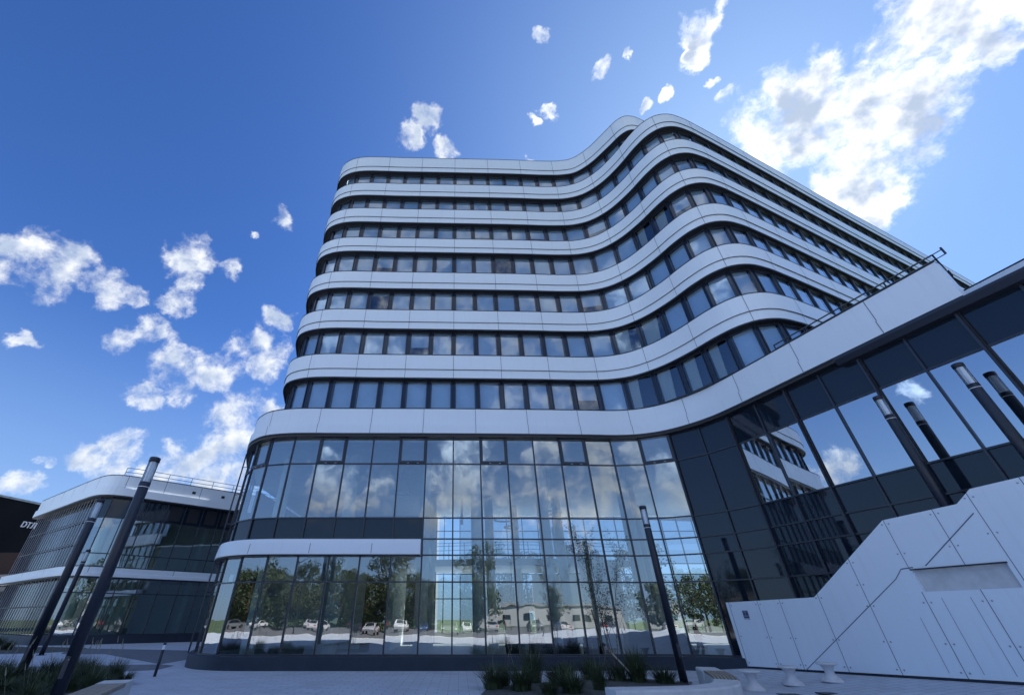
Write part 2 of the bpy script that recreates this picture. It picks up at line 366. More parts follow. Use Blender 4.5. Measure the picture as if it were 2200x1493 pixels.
RP = resample([Vector((x, y)) for x, y in [(-12.2, 29), (-11.4, 24.6), (-11.0, 23.0), (-10.72, 22.1), (-10.2, 21.25), (-9.4, 20.75), (-8.3, 20.5), (-4.5, 20.55), (.4, 20.65),
    (4.5, 20.75), (7.4, 20.86), (8.8, 20.84), (9.9, 20.62), (11.0, 19.75), (12.0, 18.4), (12.75, 17.35), (13.3, 17.0), (13.9, 17.0), (14.6, 17.2), (18, 18.8), (30, 24.5)]], .3)
PP = resample([Vector((x, y)) for x, y in [(-15, 30), (-13.6, 26.2), (-12.5, 23.6), (-11.75, 22.2), (-11.0, 21.4), (-10.1, 20.87), (-9, 20.62), (-6, 20.58), (-2, 20.6),
    (3, 20.68), (7, 20.8), (8.6, 20.86), (9.8, 20.68), (10.8, 20.2), (11.7, 19.35), (12.35, 18.4), (12.85, 17.2), (13.3, 15.9), (13.9, 14.1), (14.7, 11.7),
    (15.4, 9.6), (16.9, 5.1), (18.4, .6)]], .25)
B0 = resample([Vector((x, y)) for x, y in [(-14, 29), (-12.4, 23.6), (-11.8, 22.3), (-11.3, 21.65), (-10.4, 20.95), (-9, 20.6), (-6, 20.58), (-2, 20.6), (3, 20.68), (7, 20.8),
    (8.6, 20.86), (9.8, 20.68), (10.8, 20.2), (11.7, 19.35), (12.35, 18.4), (12.85, 17.2), (13.3, 15.9), (13.9, 14.1), (14.7, 11.7), (15.45, 9.5)]], .25)
SILL = [11.37, 14.88, 18.31, 21.64, 25.05, 28.38, 31.6]
SOFF = [13.32, 16.82, 20.16, 23.66, 26.84, 30.06, 33.35]

def band(path, z0, z1, d0, d1, groove, jpitch, name='fascia_band', j0=0, depth=.5, low=None, topin=.3):
    mb = MB(); P = path.rng(d0, d1)
    gz_ = z0 + (z1 - z0) * groove
    mb.sweep(P, [(-depth, z0 + .02), (-.04, z0 + .02), (-.04, gz_), (-.0, gz_ + .001), (0, z1), (-depth - .3, z1)] if low is None else
             [(-depth, z0 + .02), (low, z0 + .02), (low, gz_), (0, gz_ + .03), (0, z1), (-depth - topin, z1)], 'white_panel')
    lo = -.04 if low is None else low
    mb.sweep(P, [(lo - .06, z0 - .035), (lo - .005, z0 - .035), (lo + .003, z0 + .03), (lo - .06, z0 + .03)], 'dark_trim')      # drip edge
    mb.sweep(P, [(-.3, z1 - .02), (.012, z1 - .02), (.012, z1 + .035), (-.3, z1 + .035)], 'dark_trim')                          # coping
    if low is None: mb.sweep(P, [(-.03, gz_ - .014), (.004, gz_ - .014), (.004, gz_ + .014), (-.03, gz_ + .014)], 'joint')
    d = d0 + j0
    while d < d1 - .2:
        if d > d0 + .2:
            x, y, nx, ny = path.at(d); T = Vector((-ny, nx, 0)) * .009; n = Vector((nx, ny, 0))
            for oo, a, b in ((lo, z0 + .03, gz_), (0, gz_, z1 - .02)):
                c = Vector((x, y, 0)) + n * (oo + .014)
                mb.quad([c - T + Vector((0, 0, a)), c + T + Vector((0, 0, a)), c + T + Vector((0, 0, b)), c - T + Vector((0, 0, b))], 'joint')
        d += jpitch
    return part(mb, name)
A0 = TP.nearx(.98)                    # arc length of a pier centre on the straight front
PIT = 1.41
ph = A0 % PIT
# podium band (bottom to lowest sill), lower strip steps out
mb_j = (B0.nearx(.9)) % 2.82
band(B0, 9.89, 11.37, 0, B0.len, .36, 2.82, j0=mb_j, depth=.3, low=.09, topin=.0)
# end return of the podium band
mb = MB(); x, y, nx, ny = B0.at(B0.len)
mb.box((x + .01, y + .02, 9.9), (6, 3.6, 0), (-.1, .3, 0), (0, 0, 1.46), 'white_panel'); part(mb, 'band_return')
for k in range(1, 7):
    band(TP, SOFF[k - 1], SILL[k], 0, TP.len, .36, 2.82, j0=ph)
band(RP, 33.35, 35.3, 0, RP.len, .30, 2.82, j0=ph)

wins = []; rest = MB()
Cam = Vector((0, 0, 1.7))
def gof(x): return -.40 if x < 14 else -.40 + .14 * min(1, (x - 14) / 2.5)
def window_geo(path, d, z0, z1, kind):
    """frame, pane and blind meshes of one window bay between two pier centres"""
    ta, tb = path.at(d), path.at(d + PIT); a = oxy(ta, gof(ta[0])); b = oxy(tb, gof(tb[0])); ax = (b - a); w = ax.length; ux = ax / w; n = Vector((ux.y, -ux.x, 0)); z = Vector((0, 0, 1))
    o = a + z * z0; h = z1 - z0
    fr = []; pier = .14 if ta[0] < 15.2 else .045
    def bx(u0, u1, v0, v1, d0, d1, mt): fr.append((o + ux * u0 + z * v0 + n * d0, ux * (u1 - u0), n * (d1 - d0), z * (v1 - v0), mt))
    bx(0, pier, 0, h, -.1, .0, 'pier'); bx(w - pier, w, 0, h, -.1, .0, 'pier')
    bx(pier - .045, pier, .0, h, 0, .05, 'frame'); bx(w - pier, w - pier + .045, .0, h, 0, .05, 'frame')
    bx(pier, w - pier, 0, .06, -.08, .05, 'frame'); bx(pier, w - pier, h - .09, h, -.08, .05, 'frame')
    p = [o + ux * pier + z * .06 - n * .03, o + ux * (w - pier) + z * .06 - n * .03, o + ux * (w - pier) + z * (h - .09) - n * .03, o + ux * pier + z * (h - .09) - n * .03]
    bl = []
    u0, u1 = pier + .02, w - pier - .02
    if kind == 'curtain':
        q = 9; e = random.uniform(.35, .75)
        for i in range(q):
            t0, t1 = i / q, (i + 1) / q
            f = lambda t: (u0 + (u1 - u0) * e * t)
            dd = lambda t: -.2 - .04 * math.sin(t * 28)
            bl.append(([o + ux * f(t0) + z * .05 + n * dd(t0), o + ux * f(t1) + z * .05 + n * dd(t1), o + ux * (f(t1) + .25 * e) + z * h + n * dd(t1), o + ux * (f(t0) + .25 * e * t0) + z * h + n * dd(t0)], 'curtain'))
    else:
        lo = {'full': .05, 'half': h * .45, 'most': h * .12, 'none': h * .86}[kind]
        bl.append(([o + ux * u0 + z * lo - n * .16, o + ux * u1 + z * lo - n * .16, o + ux * u1 + z * h - n * .16, o + ux * u0 + z * h - n * .16], 'blind'))
    c = o + ux * w / 2 + z * h / 2; dv = Cam - c; size = abs(dv.normalized().dot(n)) * w * h / dv.length_squared
    if dv.dot(n) <= 0: size = 0
    return size, fr, p, bl
for k in range(7):
    path, z0, z1 = (TP, SILL[k], SOFF[k]) if k < 6 else (RP, SILL[6], SOFF[6])
    mb = MB(); Pk = path.rng(0, path.len)
    mb.sweep(off(Pk, -.9), [(0, z0 - .2), (0, z1 + .1)], 'back_dark', closed=False)
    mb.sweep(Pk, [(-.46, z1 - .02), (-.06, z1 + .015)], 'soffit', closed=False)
    part(mb, 'recess_lining')
    d = ph + PIT / 2 - .155 * 0
    d = ph
    i = 0
    while d + PIT < path.len - .2:
        r = random.random()
        kind = 'full' if r < .8 else 'most' if r < .93 else 'half' if r < .97 else 'none'
        x = path.at(d)[0]
        if k < 4 and 9.3 < x < 12.8: kind = random.choice(['full', 'curtain', 'full', 'full', 'full'])
        if (k, round(x, 0)) in ((0, 11), (0, 12), (1, 11), (1, 10), (3, 12)): kind = 'curtain'
        wins.append(window_geo(path, d, z0, z1, kind)); d += PIT; i += 1
wins.sort(key=lambda t: -t[0])
for n_, (sz, fr, p, bl) in enumerate(wins):
    if n_ < 100:
        mb = MB()
        for f in fr: mb.box(*f)
        w = part(mb, 'window')
        pm = MB(); pm.quad(p, 'window_glass'); o = pm.build('pane', None); o.parent = w
        bm_ = MB()
        for q, mt in bl: bm_.quad(q, mt)
        o = bm_.build('curtain' if bl[0][1] == 'curtain' else 'blind', None); o.parent = w
    else:
        for f in fr: rest.box(*f)
        rest.quad(p, 'window_glass')
        for q, mt in bl: rest.quad(q, mt)
part(rest, 'window', kind='stuff')

# opaque core of the tower, roof and floors behind the glass
foot = [(t[0] + t[2] * -1.0, t[1] + t[3] * -1.0) for t in TP.rng(.5, TP.len, 1.2)] + [(62, 50), (20, 42.5), (-11.5, 40)]
mb = MB(); mb.prism(foot, 9.75, 31.3, 'back_dark'); part(mb, 'tower_core')
foot2 = [(t[0] + t[2] * -1.0, t[1] + t[3] * -1.0) for t in RP.rng(.5, RP.len - 2, 1.2)] + [(28, 40), (-11.3, 40)]
mb = MB(); mb.prism([(-12, 40.05), (-2.6, 40.05), (-2.6, 60), (-12, 60)], 0, 31.2, 'shade_block_grey'); part(mb, 'rear_shade_block')  # unseen block added to shade the paving strip before the annex
mb = MB(); mb.prism(foot2, 31.31, 35.1, 'back_dark'); part(mb, 'roof_storey')
cf = [(t[0] - t[2] * .45, t[1] - t[3] * .45) for t in PP.rng(1, PP.nearx(13.9), .8)] + [(24, 12), (24, 40), (-14.5, 40)]
mb = MB(); mb.prism(cf, 9.60, 9.74, 'interior_white'); part(mb, 'lobby_ceiling')
# wing body behind the dark panels, flat roof at band level
wb = [(t[0] - t[2] * 1.2, t[1] - t[3] * 1.2) for t in PP.rng(PP.nearx(13.0), PP.len, .8)] + [(34, 3), (34, 18)]
mb = MB(); mb.prism(wb, 0, 9.59, 'back_dark'); part(mb, 'wing_core')
rf = [(t[0] - t[2] * .6, t[1] - t[3] * .6) for t in B0.rng(B0.nearx(12.6), B0.len, .6)] + [(20, 12.9), (24, 16), (18, 17)]
mb = MB(); mb.prism(rf, 11.0, 11.2, 'dark_trim'); part(mb, 'roof_terrace')

# ---- glazed podium ----
GO = -.28
LV = [.49, 3.09, 4.16, 4.84, 5.76, 8.38, 9.88]
g0 = PP.nearx(.93); gph = g0 % PIT
ms = []; d = gph
while d < PP.len: ms.append(d); d += PIT
mb = MB()
nodes = [oxy(PP.at(d), GO) for d in ms]
dark_from = PP.nearx(11.25); left_to = PP.nearx(-1.85)
frame = MB(); panes = 0; nc = 0
for i, (a, b) in enumerate(zip(nodes, nodes[1:])):
    ux = (b - a).normalized(); w = (b - a).length; n = Vector((ux.y, -ux.x, 0)); z = Vector((0, 0, 1)); dm = ms[i] + PIT / 2
    heavy = dm > dark_from and (i % 2 == 0)
    frame.box(a - ux * .032 - n * .06 + z * .49, ux * .064, n * (.17 if heavy else .12), z * (9.39), 'frame')
    if dm > dark_from and heavy: frame.box(a + ux * .03 - n * .06 + z * 5.76, ux * .05, n * .13, z * 4.1, 'soffit')
    for q in range(6):
        z0, z1 = LV[q], LV[q + 1]
        if dm < left_to and q == 2: continue
        hgt = z1 - z0
        c = a + z * z0
        frame.box(c + ux * .032 - n * .05 - z * .028, ux * (w - .064), n * .10, z * .056, 'frame')
        dark = (dm > dark_from and q != 4) or (dm < left_to and q == 3) or (dark_from < dm < dark_from + 2.0)
        p = [c + ux * .03 + z * .02, c + ux * (w - .03) + z * .02, c + ux * (w - .03) + z * (hgt - .02), c + ux * .03 + z * (hgt - .02)]
        # tiny individual tilt, as real panes have
        tl = random.uniform(-.008, .008); tt = random.uniform(-.007, .007)
        p = [p[0] + n * tl, p[1] - n * tl, p[2] - n * tl + n * tt, p[3] + n * tl + n * tt]
        pm = MB()
        if dark:
            p2 = [v_ - n * .01 for v_ in p]; pm.quad(p2, 'spandrel'); part(pm, 'spandrel_panel')
        else:
            pm.quad(p, 'wing_glass' if dm > dark_from else 'lobby_glass')
            part(pm, 'glass_pane')
        if q == 5 and not dark and dm < dark_from and (i - int((g0 - gph) / PIT + .5)) % 3 == 0:
            cm = MB(); t_ = .13
            for u0, u1, v0, v1 in ((.03, t_, .02, hgt - .05), (w - t_, w - .03, .02, hgt - .05), (t_, w - t_, .02, .14), (t_, w - t_, hgt - .17, hgt - .05)):
                cm.box(c + ux * u0 + z * v0 - n * .02, ux * (u1 - u0), n * .12, z * (v1 - v0), 'frame')
            for u in (.45, .95): cm.box(c + ux * u + z * .0 + n * .1, ux * .1, n * .03, z * .03, 'steel')
            part(cm, 'casement')
part(frame, 'mullion_grid')
mb = MB(); mb.sweep(off(PP.rng(0, PP.nearx(11.6)), 0), [(-.5, -.05), (.0, -.05), (.0, .44), (-.1, .47), (-.5, .47)], 'plinth')
mb.sweep(off(PP.rng(0, PP.nearx(11.6)), 0), [(-.4, .47), (-.14, .47), (-.14, .50), (-.4, .50)], 'frame'); part(mb, 'plinth')
# dark edge under the white band and along the wing
mb = MB(); mb.sweep(PP.rng(0, PP.nearx(14.25)), [(-.5, 9.72), (.02, 9.76), (.05, 9.85), (-.5, 9.87)], 'dark_trim')
part(mb, 'soffit_trim')
mb = MB(); mb.sweep(PP.rng(PP.nearx(14.2), PP.len), [(-.6, 9.62), (-.02, 9.62), (.1, 9.80), (.1, 9.88), (-.9, 9.9)], 'frame'); part(mb, 'wing_fascia')
mb = MB(); q0 = Path([Vector((17.7, 11.6)), Vector((18.05, 10.2)), Vector((18.9, 6.9)), Vector((20.3, 2.4))]); mb.sweep(q0.rng(0, q0.len), [(-.4, 9.9), (0, 9.9), (0, 11.35), (-.4, 11.35)], 'white_panel')
mb.sweep(q0.rng(0, q0.len), [(-.4, 11.36), (.01, 11.36), (.01, 11.4), (-.4, 11.4)], 'dark_trim'); part(mb, 'parapet')
# low white band over the left part of the lobby
mb = MB(); P = PP.rng(0.5, left_to + .06)
mb.sweep(P, [(-.5, 4.16), (.06, 4.16), (.06, 4.20), (.02, 4.62), (-.02, 4.80), (-.5, 4.86)], 'white_panel')
mb.sweep(P, [(-.5, 4.11), (.04, 4.11), (.055, 4.155), (-.5, 4.155)], 'dark_trim')
d = PP.nearx(-9.6)
while d < left_to:
    x, y, nx, ny = PP.at(d); T = Vector((-ny, nx, 0)) * .011; n = Vector((nx, ny, 0)); c = Vector((x, y, 0))
    mb.quad([c + n * .064 - T + Vector((0, 0, 4.2)), c + n * .064 + T + Vector((0, 0, 4.2)), c + n * .026 + T + Vector((0, 0, 4.62)), c + n * .026 - T + Vector((0, 0, 4.62))], 'joint'); d += 2.82
part(mb, 'low_fascia')
# roof railing of the podium
mb = MB(); rd = B0.rng(B0.nearx(13.62), B0.len + 0, .5); Lr = off(rd, -.35)
for zz in (11.6, 11.8):
    for a, b in zip(Lr, Lr[1:]): mb.tube((a[0], a[1], zz), (b[0], b[1], zz), .028, .028, 'frame', 6)
for t in Lr[::3] + [Lr[-1]]: mb.tube((t[0], t[1], 11.1), (t[0], t[1], 11.8), .026, .026, 'frame', 6)
a = Lr[-1]; b = (a[0] + .08, a[1] - .25)
for zz in (11.6, 11.8): mb.tube((a[0], a[1], zz), (b[0], b[1], zz), .017, .017, 'frame', 6)
mb.tube((b[0], b[1], 11.6), (b[0], b[1], 11.88), .03, .03, 'frame', 6)
part(mb, 'roof_railing')
# rods of the guide rail down the left corner
mb = MB()
for dx, dy in ((-12.15, 22.9), (-12.32, 23.15)): mb.tube((dx, dy, .45), (dx, dy, 9.7), .022, .022, 'frame', 6)
for zz in (1.2, 2.8, 4.0, 5.9, 7.4, 8.9): mb.tube((-12.32, 23.15, zz), (-12.0, 23.05, zz), .018, .018, 'frame', 6)
part(mb, 'guide_rods')

# ---- lobby interior ----
fl = [(t[0] - t[2] * .4, t[1] - t[3] * .4) for t in PP.rng(1, PP.nearx(13.2), .8)] + [(14.5, 15.5), (24, 20), (24, 40), (-14.5, 40)]
mb = MB(); mb.prism(fl, -.02, .12, 'interior_floor'); part(mb, 'lobby_floor')
def yglass(x): return PP.at(PP.nearx(x))[1]
mb = MB(); up = [(t[0] - t[2] * .5, t[1] - t[3] * .5) for t in PP.rng(1.5, left_to, .8)] + [(-2.0, 39), (-14, 39)]
mb.prism(up, 4.86, 5.70, 'interior_white'); part(mb, 'upper_floor')
for x, y in ((-10.0, 24.0), (-6.0, 23.4), (-1.9, 24.4), (1.0, 23.2), (4.9, 25.0), (9.2, 23.6), (-8, 32), (-2, 33), (2.3, 33), (4.6, 36.2), (7.5, 33), (12.2, 30), (15, 36)):
    mb = MB(); mb.lathe((x, y, .12), [(.33, 0), (.33, 9.48)], 'column_white', 20); part(mb, 'column', smooth=True)
mb = MB()
mb.box((-14, 39.8, .12), (38, 0, 0), (0, .25, 0), (0, 0, .75), 'column_white')
mb.box((-14.5, 39.6, .1), (12.6, 0, 0), (0, .15, 0), (0, 0, 9.4), 'blind_dark')
mb.box((-14.7, 30.5, .1), (.15, 0, 0), (0, 9.2, 0), (0, 0, 9.4), 'blind_dark')
for i in range(28): mb.box((-14 + i * 1.41, 39.8, .87), (.07, 0, 0), (0, .12, 0), (0, 0, 8.7), 'frame')
for i in range(10, 27):
    for za, zb in ((.9, 3.1), (3.17, 4.9), (5.77, 8.3), (8.37, 9.5)): mb.quad([(-14 + i * 1.41 + .07, 39.85, za), (-12.59 + i * 1.41, 39.85, za), (-12.59 + i * 1.41, 39.85, zb), (-14 + i * 1.41 + .07, 39.85, zb)], 'rear_glass')
mb.box((6.2, 39.4, .1), (4.2, 0, 0), (0, .2, 0), (0, 0, 4.8), 'interior_white')
for zz in (3.1, 4.9, 5.7, 8.3): mb.box((-14, 39.82, zz), (38, 0, 0), (0, .1, 0), (0, 0, .07), 'frame')
part(mb, 'rear_glazing')
mb = MB(); mb.prism([(-1.9, 34.5), (3, 33.6), (8, 33.8), (13, 35.0), (13, 39.6), (-1.9, 39.6)], 5.0, 5.45, 'interior_white')
part(mb, 'mezzanine')
mb = MB(); q0 = resample([Vector(p) for p in ((-1.9, 34.5), (3, 33.6), (8, 33.8), (13, 35.0))], .4); R_ = q0.rng(0, q0.len)
for zz in (5.75, 6.05, 6.35, 6.55):
    for a, b in zip(R_, R_[1:]): mb.tube((a[0], a[1], zz), (b[0], b[1], zz), .02, .02, 'steel', 5)
for t in R_[::3]: mb.tube((t[0], t[1], 5.4), (t[0], t[1], 6.55), .025, .025, 'steel', 5)
part(mb, 'mezzanine_railing')
mb = MB(); mb.box((-4.5, 31, .12), (.3, 0, 0), (0, 7, 0), (0, 0, 4.7), 'interior_white'); mb.box((-13.5, 33, .12), (7, 0, 0), (0, .2, 0), (0, 0, 4.7), 'interior_white')
mb.box((9.4, 33.5, .12), (2.2, 0, 0), (0, 2.5, 0), (0, 0, 4.9), 'interior_white'); mb.box((3.0, 31.5, .12), (1.6, 0, 0), (0, .25, 0), (0, 0, 2.3), 'interior_white')
part(mb, 'partition_wall')
# furniture and lights inside: things of their own
def ring_lamp(x, y, z, r, label):
    t = thing('ring_lamp', label, 'lamp', (x, y, z), 'ring lamps hanging in the lobby')
    m1 = MB(); m1.lathe((0, 0, 0), [(r, 0), (r, .09), (r - .09, .09), (r - .09, 0), (r, 0)], 'interior_white', 32); m1.build('ring', t, True)
    m2 = MB()
    for k in range(3):
        a = k * 2.094; m2.tube((r * math.cos(a) * .95, r * math.sin(a) * .95, .09), (0, 0, 9.55 - z), .006, .006, 'steel', 4)
    m2.build('cable', t)
for a in ((5.6, 26, 7.0, .62, 'white ring lamp hung high behind the middle glazing'), (3.2, 26.6, 6.3, .45, 'small white ring lamp hung lowest in the lobby'),
          (3.0, 28.5, 7.1, .7, 'large white ring lamp near the mezzanine railing'), (-1.4, 25.6, 8.1, .5, 'white ring lamp above the end of the low white band'),
          (-3.4, 25.4, 7.9, .55, 'white ring lamp over the upper floor at left')): ring_lamp(*a)
for i, (x, y, z0, z1, lab) in enumerate(((6.6, 26, 5.6, 7.2, 'white tube pendant right of the big ring lamp'), (7.1, 27, 5.3, 6.5, 'short white tube pendant below the tall one'),
                                    (6.0, 28, 4.9, 6.6, 'white tube pendant in front of the mezzanine'), (.2, 26, 6.4, 7.9, 'white tube pendant left of the ring lamps'))):
    t = thing('tube_pendant', lab, 'lamp', (x, y, z0), 'tube pendants in the lobby')
    m1 = MB(); m1.tube((0, 0, 0), (0, 0, z1 - z0), .08, .08, 'interior_white', 12); m1.build('tube', t)
    m2 = MB(); m2.tube((0, 0, z1 - z0), (0, 0, 9.58 - z0), .008, .008, 'steel', 4); m2.build('cable', t)
def armchair(x, y, rz, label):
    t = thing('armchair', label, 'armchair', (x, y, .12), 'dark armchairs in the lobby', rz)
    a = MB(); a.cbox((0, 0, .3), .8, .75, .24, 'furniture_dark'); a.build('seat', t)
    a = MB(); a.cbox((0, .36, .55), .8, .16, .62, 'furniture_dark'); a.build('backrest', t)
    for s in (-1, 1):
        a = MB(); a.cbox((s * .43, 0, .38), .14, .75, .5, 'furniture_dark'); a.build('armrest', t)
    for sx in (-1, 1):
        for sy in (-1, 1):
            a = MB(); a.tube((sx * .35, sy * .3, .18), (sx * .35, sy * .3, 0), .025, .02, 'steel', 6); a.build('leg', t)
armchair(4.0, 24.3, .4, 'dark armchair behind the glass left of the sapling')
armchair(5.4, 24.6, -.3, 'dark armchair behind the glass next to the tilted stake')
armchair(6.6, 24.2, 2.4, 'dark armchair between the stake and the reception desk')
armchair(2.9, 25.6, 1.2, 'dark armchair nearest the blue round column')
t = thing('reception_desk', 'grey reception desk with sloped end behind the right glass', 'desk', (9.4, 23.2, .12))
a = MB(); pr = [(-1.6, 0), (1.35, 0), (1.55, .2), (1.15, 1.0), (.9, 1.1), (-1.5, 1.1)]
n_ = len(pr); vv = [(x, 0, z) for x, z in pr] + [(x, .7, z) for x, z in pr]; a.v = vv; a.mi('desk')
a.f = [tuple(range(n_)), tuple(range(2 * n_ - 1, n_ - 1, -1))] + [(i, n_ + i, n_ + (i + 1) % n_, (i + 1) % n_) for i in range(n_)]; a.m = [0] * len(a.f); a.build('counter', t)
a = MB(); a.cbox((-.3, .35, 1.14), 2.5, .8, .05, 'interior_white'); a.build('worktop', t)
# ---------------- left annex ----------------
AN = thing('annex_building', 'low two storey glass annex with white roof band and louvred end', 'building', (0, 0, 0))
AP = resample([Vector(p) for p in ((-48.7, 49.75), (-44, 46.45), (-36.2, 41.0), (-34.6, 39.95), (-33.5, 39.45), (-32.5, 39.4), (-31.5, 39.85), (-30.6, 40.6), (-24.3, 46), (-14, 54.8))], .4)
def band2(path, z0, z1, name, jp, low):
    mb = MB(); P = path.rng(0, path.len); zm = z0 + (z1 - z0) * .38
    mb.sweep(P, [(-.6, z0), (low, z0), (low, zm), (0, zm + .03), (0, z1), (-.7, z1)], 'white_panel')
    mb.sweep(P, [(-.5, z1), (.02, z1), (.02, z1 + .07), (-.5, z1 + .07)], 'dark_trim')
    mb.sweep(P, [(-.5, z0 - .12), (low - .04, z0 - .12), (low - .02, z0 - .003), (-.5, z0 - .003)], 'dark_trim')
    d = 1.
    while d < path.len:
        x, y, nx, ny = path.at(d); T = Vector((-ny, nx, 0)) * .016; n = Vector((nx, ny, 0)) * .005; c = Vector((x, y, 0)) + n
        mb.quad([c - T + Vector((0, 0, zm + .03)), c + T + Vector((0, 0, zm + .03)), c + T + Vector((0, 0, z1)), c - T + Vector((0, 0, z1))], 'joint'); d += jp
    return mb.build(name, AN)
AP_end = Path(AP.p[:], .4)
band2(AP, 11.4, 13.2, 'fascia_band', 3.2, .12)
band2(AP, 4.8, 5.5, 'fascia_band', 6.4, .05)
cidx = AP.nearx(-33.9)
AG = -.5
d0 = cidx - .2
nodes = []; d = d0
while d < AP.len: nodes.append(oxy(AP.at(d), AG)); d += 1.62
fr = MB(); AL = [.62, 3.6, 4.72, 5.55, 6.6, 9.55, 11.4]
z = Vector((0, 0, 1))
for i, (a, b) in enumerate(zip(nodes, nodes[1:])):
    ux = (b - a).normalized(); w = (b - a).length; n = Vector((ux.y, -ux.x, 0))
    fr.box(a - ux * .04 - n * .06 + z * .6, ux * .08, n * .14, z * 10.8, 'frame')
    for q in range(6):
        if q == 2: continue
        z0, z1 = AL[q], AL[q + 1]; c = a + z * z0
        fr.box(c + ux * .04 - n * .05 - z * .04, ux * (w - .08), n * .10, z * .08, 'frame')
        p = [c + ux * .03, c + ux * (w - .03), c + ux * (w - .03) + z * (z1 - z0), c + ux * .03 + z * (z1 - z0)]
        t1 = random.uniform(-.006, .006); p = [p[0] + n * t1, p[1] - n * t1, p[2] - n * t1, p[3] + n * t1]
        pm = MB()
        if q == 5:
            pm.quad(p, 'spandrel')
            if i > 3: pm.box(c + ux * .3 + z * .25 + n * .01, ux * (w - .6), n * .03, z * 1.35, 'soffit')
            pm.build('spandrel_panel', AN)
        else: pm.quad(p, 'annex_glass'); pm.build('glass_pane', AN)
fr.build('mullion_grid', AN)
mb = MB(); mb.sweep(off(AP.rng(0, AP.len), 0), [(-.7, -.05), (-.2, -.05), (-.25, .6), (-.7, .6)], 'plinth'); mb.build('plinth', AN)
# louvred end: slats in front of dark glass
mb = MB(); Lp = AP.rng(0, d0, .5)
mb.sweep(off(Lp, -.75), [(0, .6), (0, 11.4)], 'spandrel', closed=False); mb.build('dark_glazing', AN)
mb = MB(); d = .2
while d < d0 - .1:
    x, y, nx, ny = AP.at(d); T = Vector((-ny, nx, 0)); n = Vector((nx, ny, 0)); c = Vector((x, y, 0))
    for za, zb in ((.65, 4.7), (5.5, 11.35)):
        lean = 0
        mb.box(c + n * (-.40) + z * za, T * .07, n * .04, z * (zb - za), 'louvre')
    d += .8
for zz in (2.6, 7.4, 9.4): mb.sweep(off(Lp, -.5), [(-.06, zz), (0, zz), (0, zz + .08), (-.06, zz + .08)], 'frame')
mb.build('louvre_screen', AN)
mb = MB(); inner = [(t[0] - t[2] * 6.5, t[1] - t[3] * 6.5) for t in AP.rng(0, AP.len, 2)] + [(-10, 66), (-44, 62)]
mb.prism(inner, .1, 11.2, 'column_white'); mb.build('inner_core', AN)
fp = [(t[0] - t[2] * .55, t[1] - t[3] * .55) for t in AP.rng(0, AP.len, 1)] + [(-10, 66), (-42, 60)]
mb = MB(); mb.prism(fp, 4.75, 5.5, 'interior_white'); mb.prism(fp, 11.4, 11.6, 'dark_trim'); mb.prism(fp, .02, .5, 'interior_floor')
for i in range(5):
    t = AP.at(d0 + 1.5 + i * 4.6); 
    for za, zb in ((.5, 4.75), (5.5, 11.4)): mb.tube((t[0] - t[2] * 1.8, t[1] - t[3] * 1.8, za), (t[0] - t[2] * 1.8, t[1] - t[3] * 1.8, zb), .28, .28, 'column_white', 12, False)
mb.build('floor_slab', AN)
mb = MB(); t0 = AP.nearx(-32.6); Rr = off(AP.rng(t0, AP.len, .7), -.8)
for zz in (13.75, 14.15):
    for a, b in zip(Rr, Rr[1:]): mb.tube((a[0], a[1], zz), (b[0], b[1], zz), .028, .028, 'frame', 5)
for t in Rr[::3]: mb.tube((t[0], t[1], 12.6), (t[0], t[1], 14.15), .028, .028, 'frame', 5)
mb.build('roof_railing', AN)
for x, y in ((-27.61, 43.16), (-25.22, 45.21)):
    mb = MB(); t = AP.at(AP.nearx(x)); T = Vector((-t[3], t[2], 0)); n = Vector((t[2], t[3], 0)); c = Vector((t[0], t[1], 12.45))
    mb.box(c - T * .16 - n * .02, T * .32, n * .05, z * .24, 'soffit'); mb.build('overflow_spout', AN)

# ---------------- far dark building with letters ----------------
FB = thing('far_building', 'long dark flat roofed building with pale letters beyond the annex', 'building', (-85, 80, 0))
mb = MB(); FBv = [(-120, 80, 22.5), (-58, 80, 16.0)]
k = [(-120, 80), (-58, 80), (-58, 110), (-120, 110)]
mb.v = [(x + 85, y - 80, 0) for x, y in k] + [(-35, 0, 27.0), (27, 0, 15.9), (27, 30, 15.9), (-35, 30, 27.0)]
mb.mi('far_wall'); mb.f = [(0, 1, 5, 4), (1, 2, 6, 5), (2, 3, 7, 6), (3, 0, 4, 7), (4, 5, 6, 7), (3, 2, 1, 0)]; mb.m = [0] * 6; mb.build('wall', FB)
mb = MB(); mb.box((-35, -.3, 27.0), (62, 0, -11.1), (0, .6, 0), (0, 0, .35), 'louvre'); mb.build('roof_edge', FB)
mb = MB(); mb.box((-34.9, -.25, 0), (61.8, 0, 0), (0, .2, 0), (0, 0, 11.5), 'far_brown'); mb.build('lower_wall', FB)
for i in range(3):
    mb = MB(); mb.box((-25, -2.0 - i * .8, 6.3 - i * 1.9), (36, 0, 1.2), (0, 2, 0), (0, 0, .55), 'far_stripe'); mb.build('canopy', FB)
cu = bpy.data.curves.new('letters', 'FONT'); cu.body = 'DT\u041b'; cu.size = 1.4; cu.extrude = .08; cu.space_character = 1.0
to = bpy.data.objects.new('letters', cu); C.objects.link(to); bpy.context.view_layer.update()
me = bpy.data.meshes.new_from_object(to.evaluated_get(bpy.context.evaluated_depsgraph_get())); bpy.data.objects.remove(to)
me.materials.clear(); me.materials.append(M['letter'])
o = bpy.data.objects.new('lettering', me); C.objects.link(o); o.parent = FB; o.location = (-79.8 + 85, -.15, 15.75); o.rotation_euler = (R(90), R(8), 0)

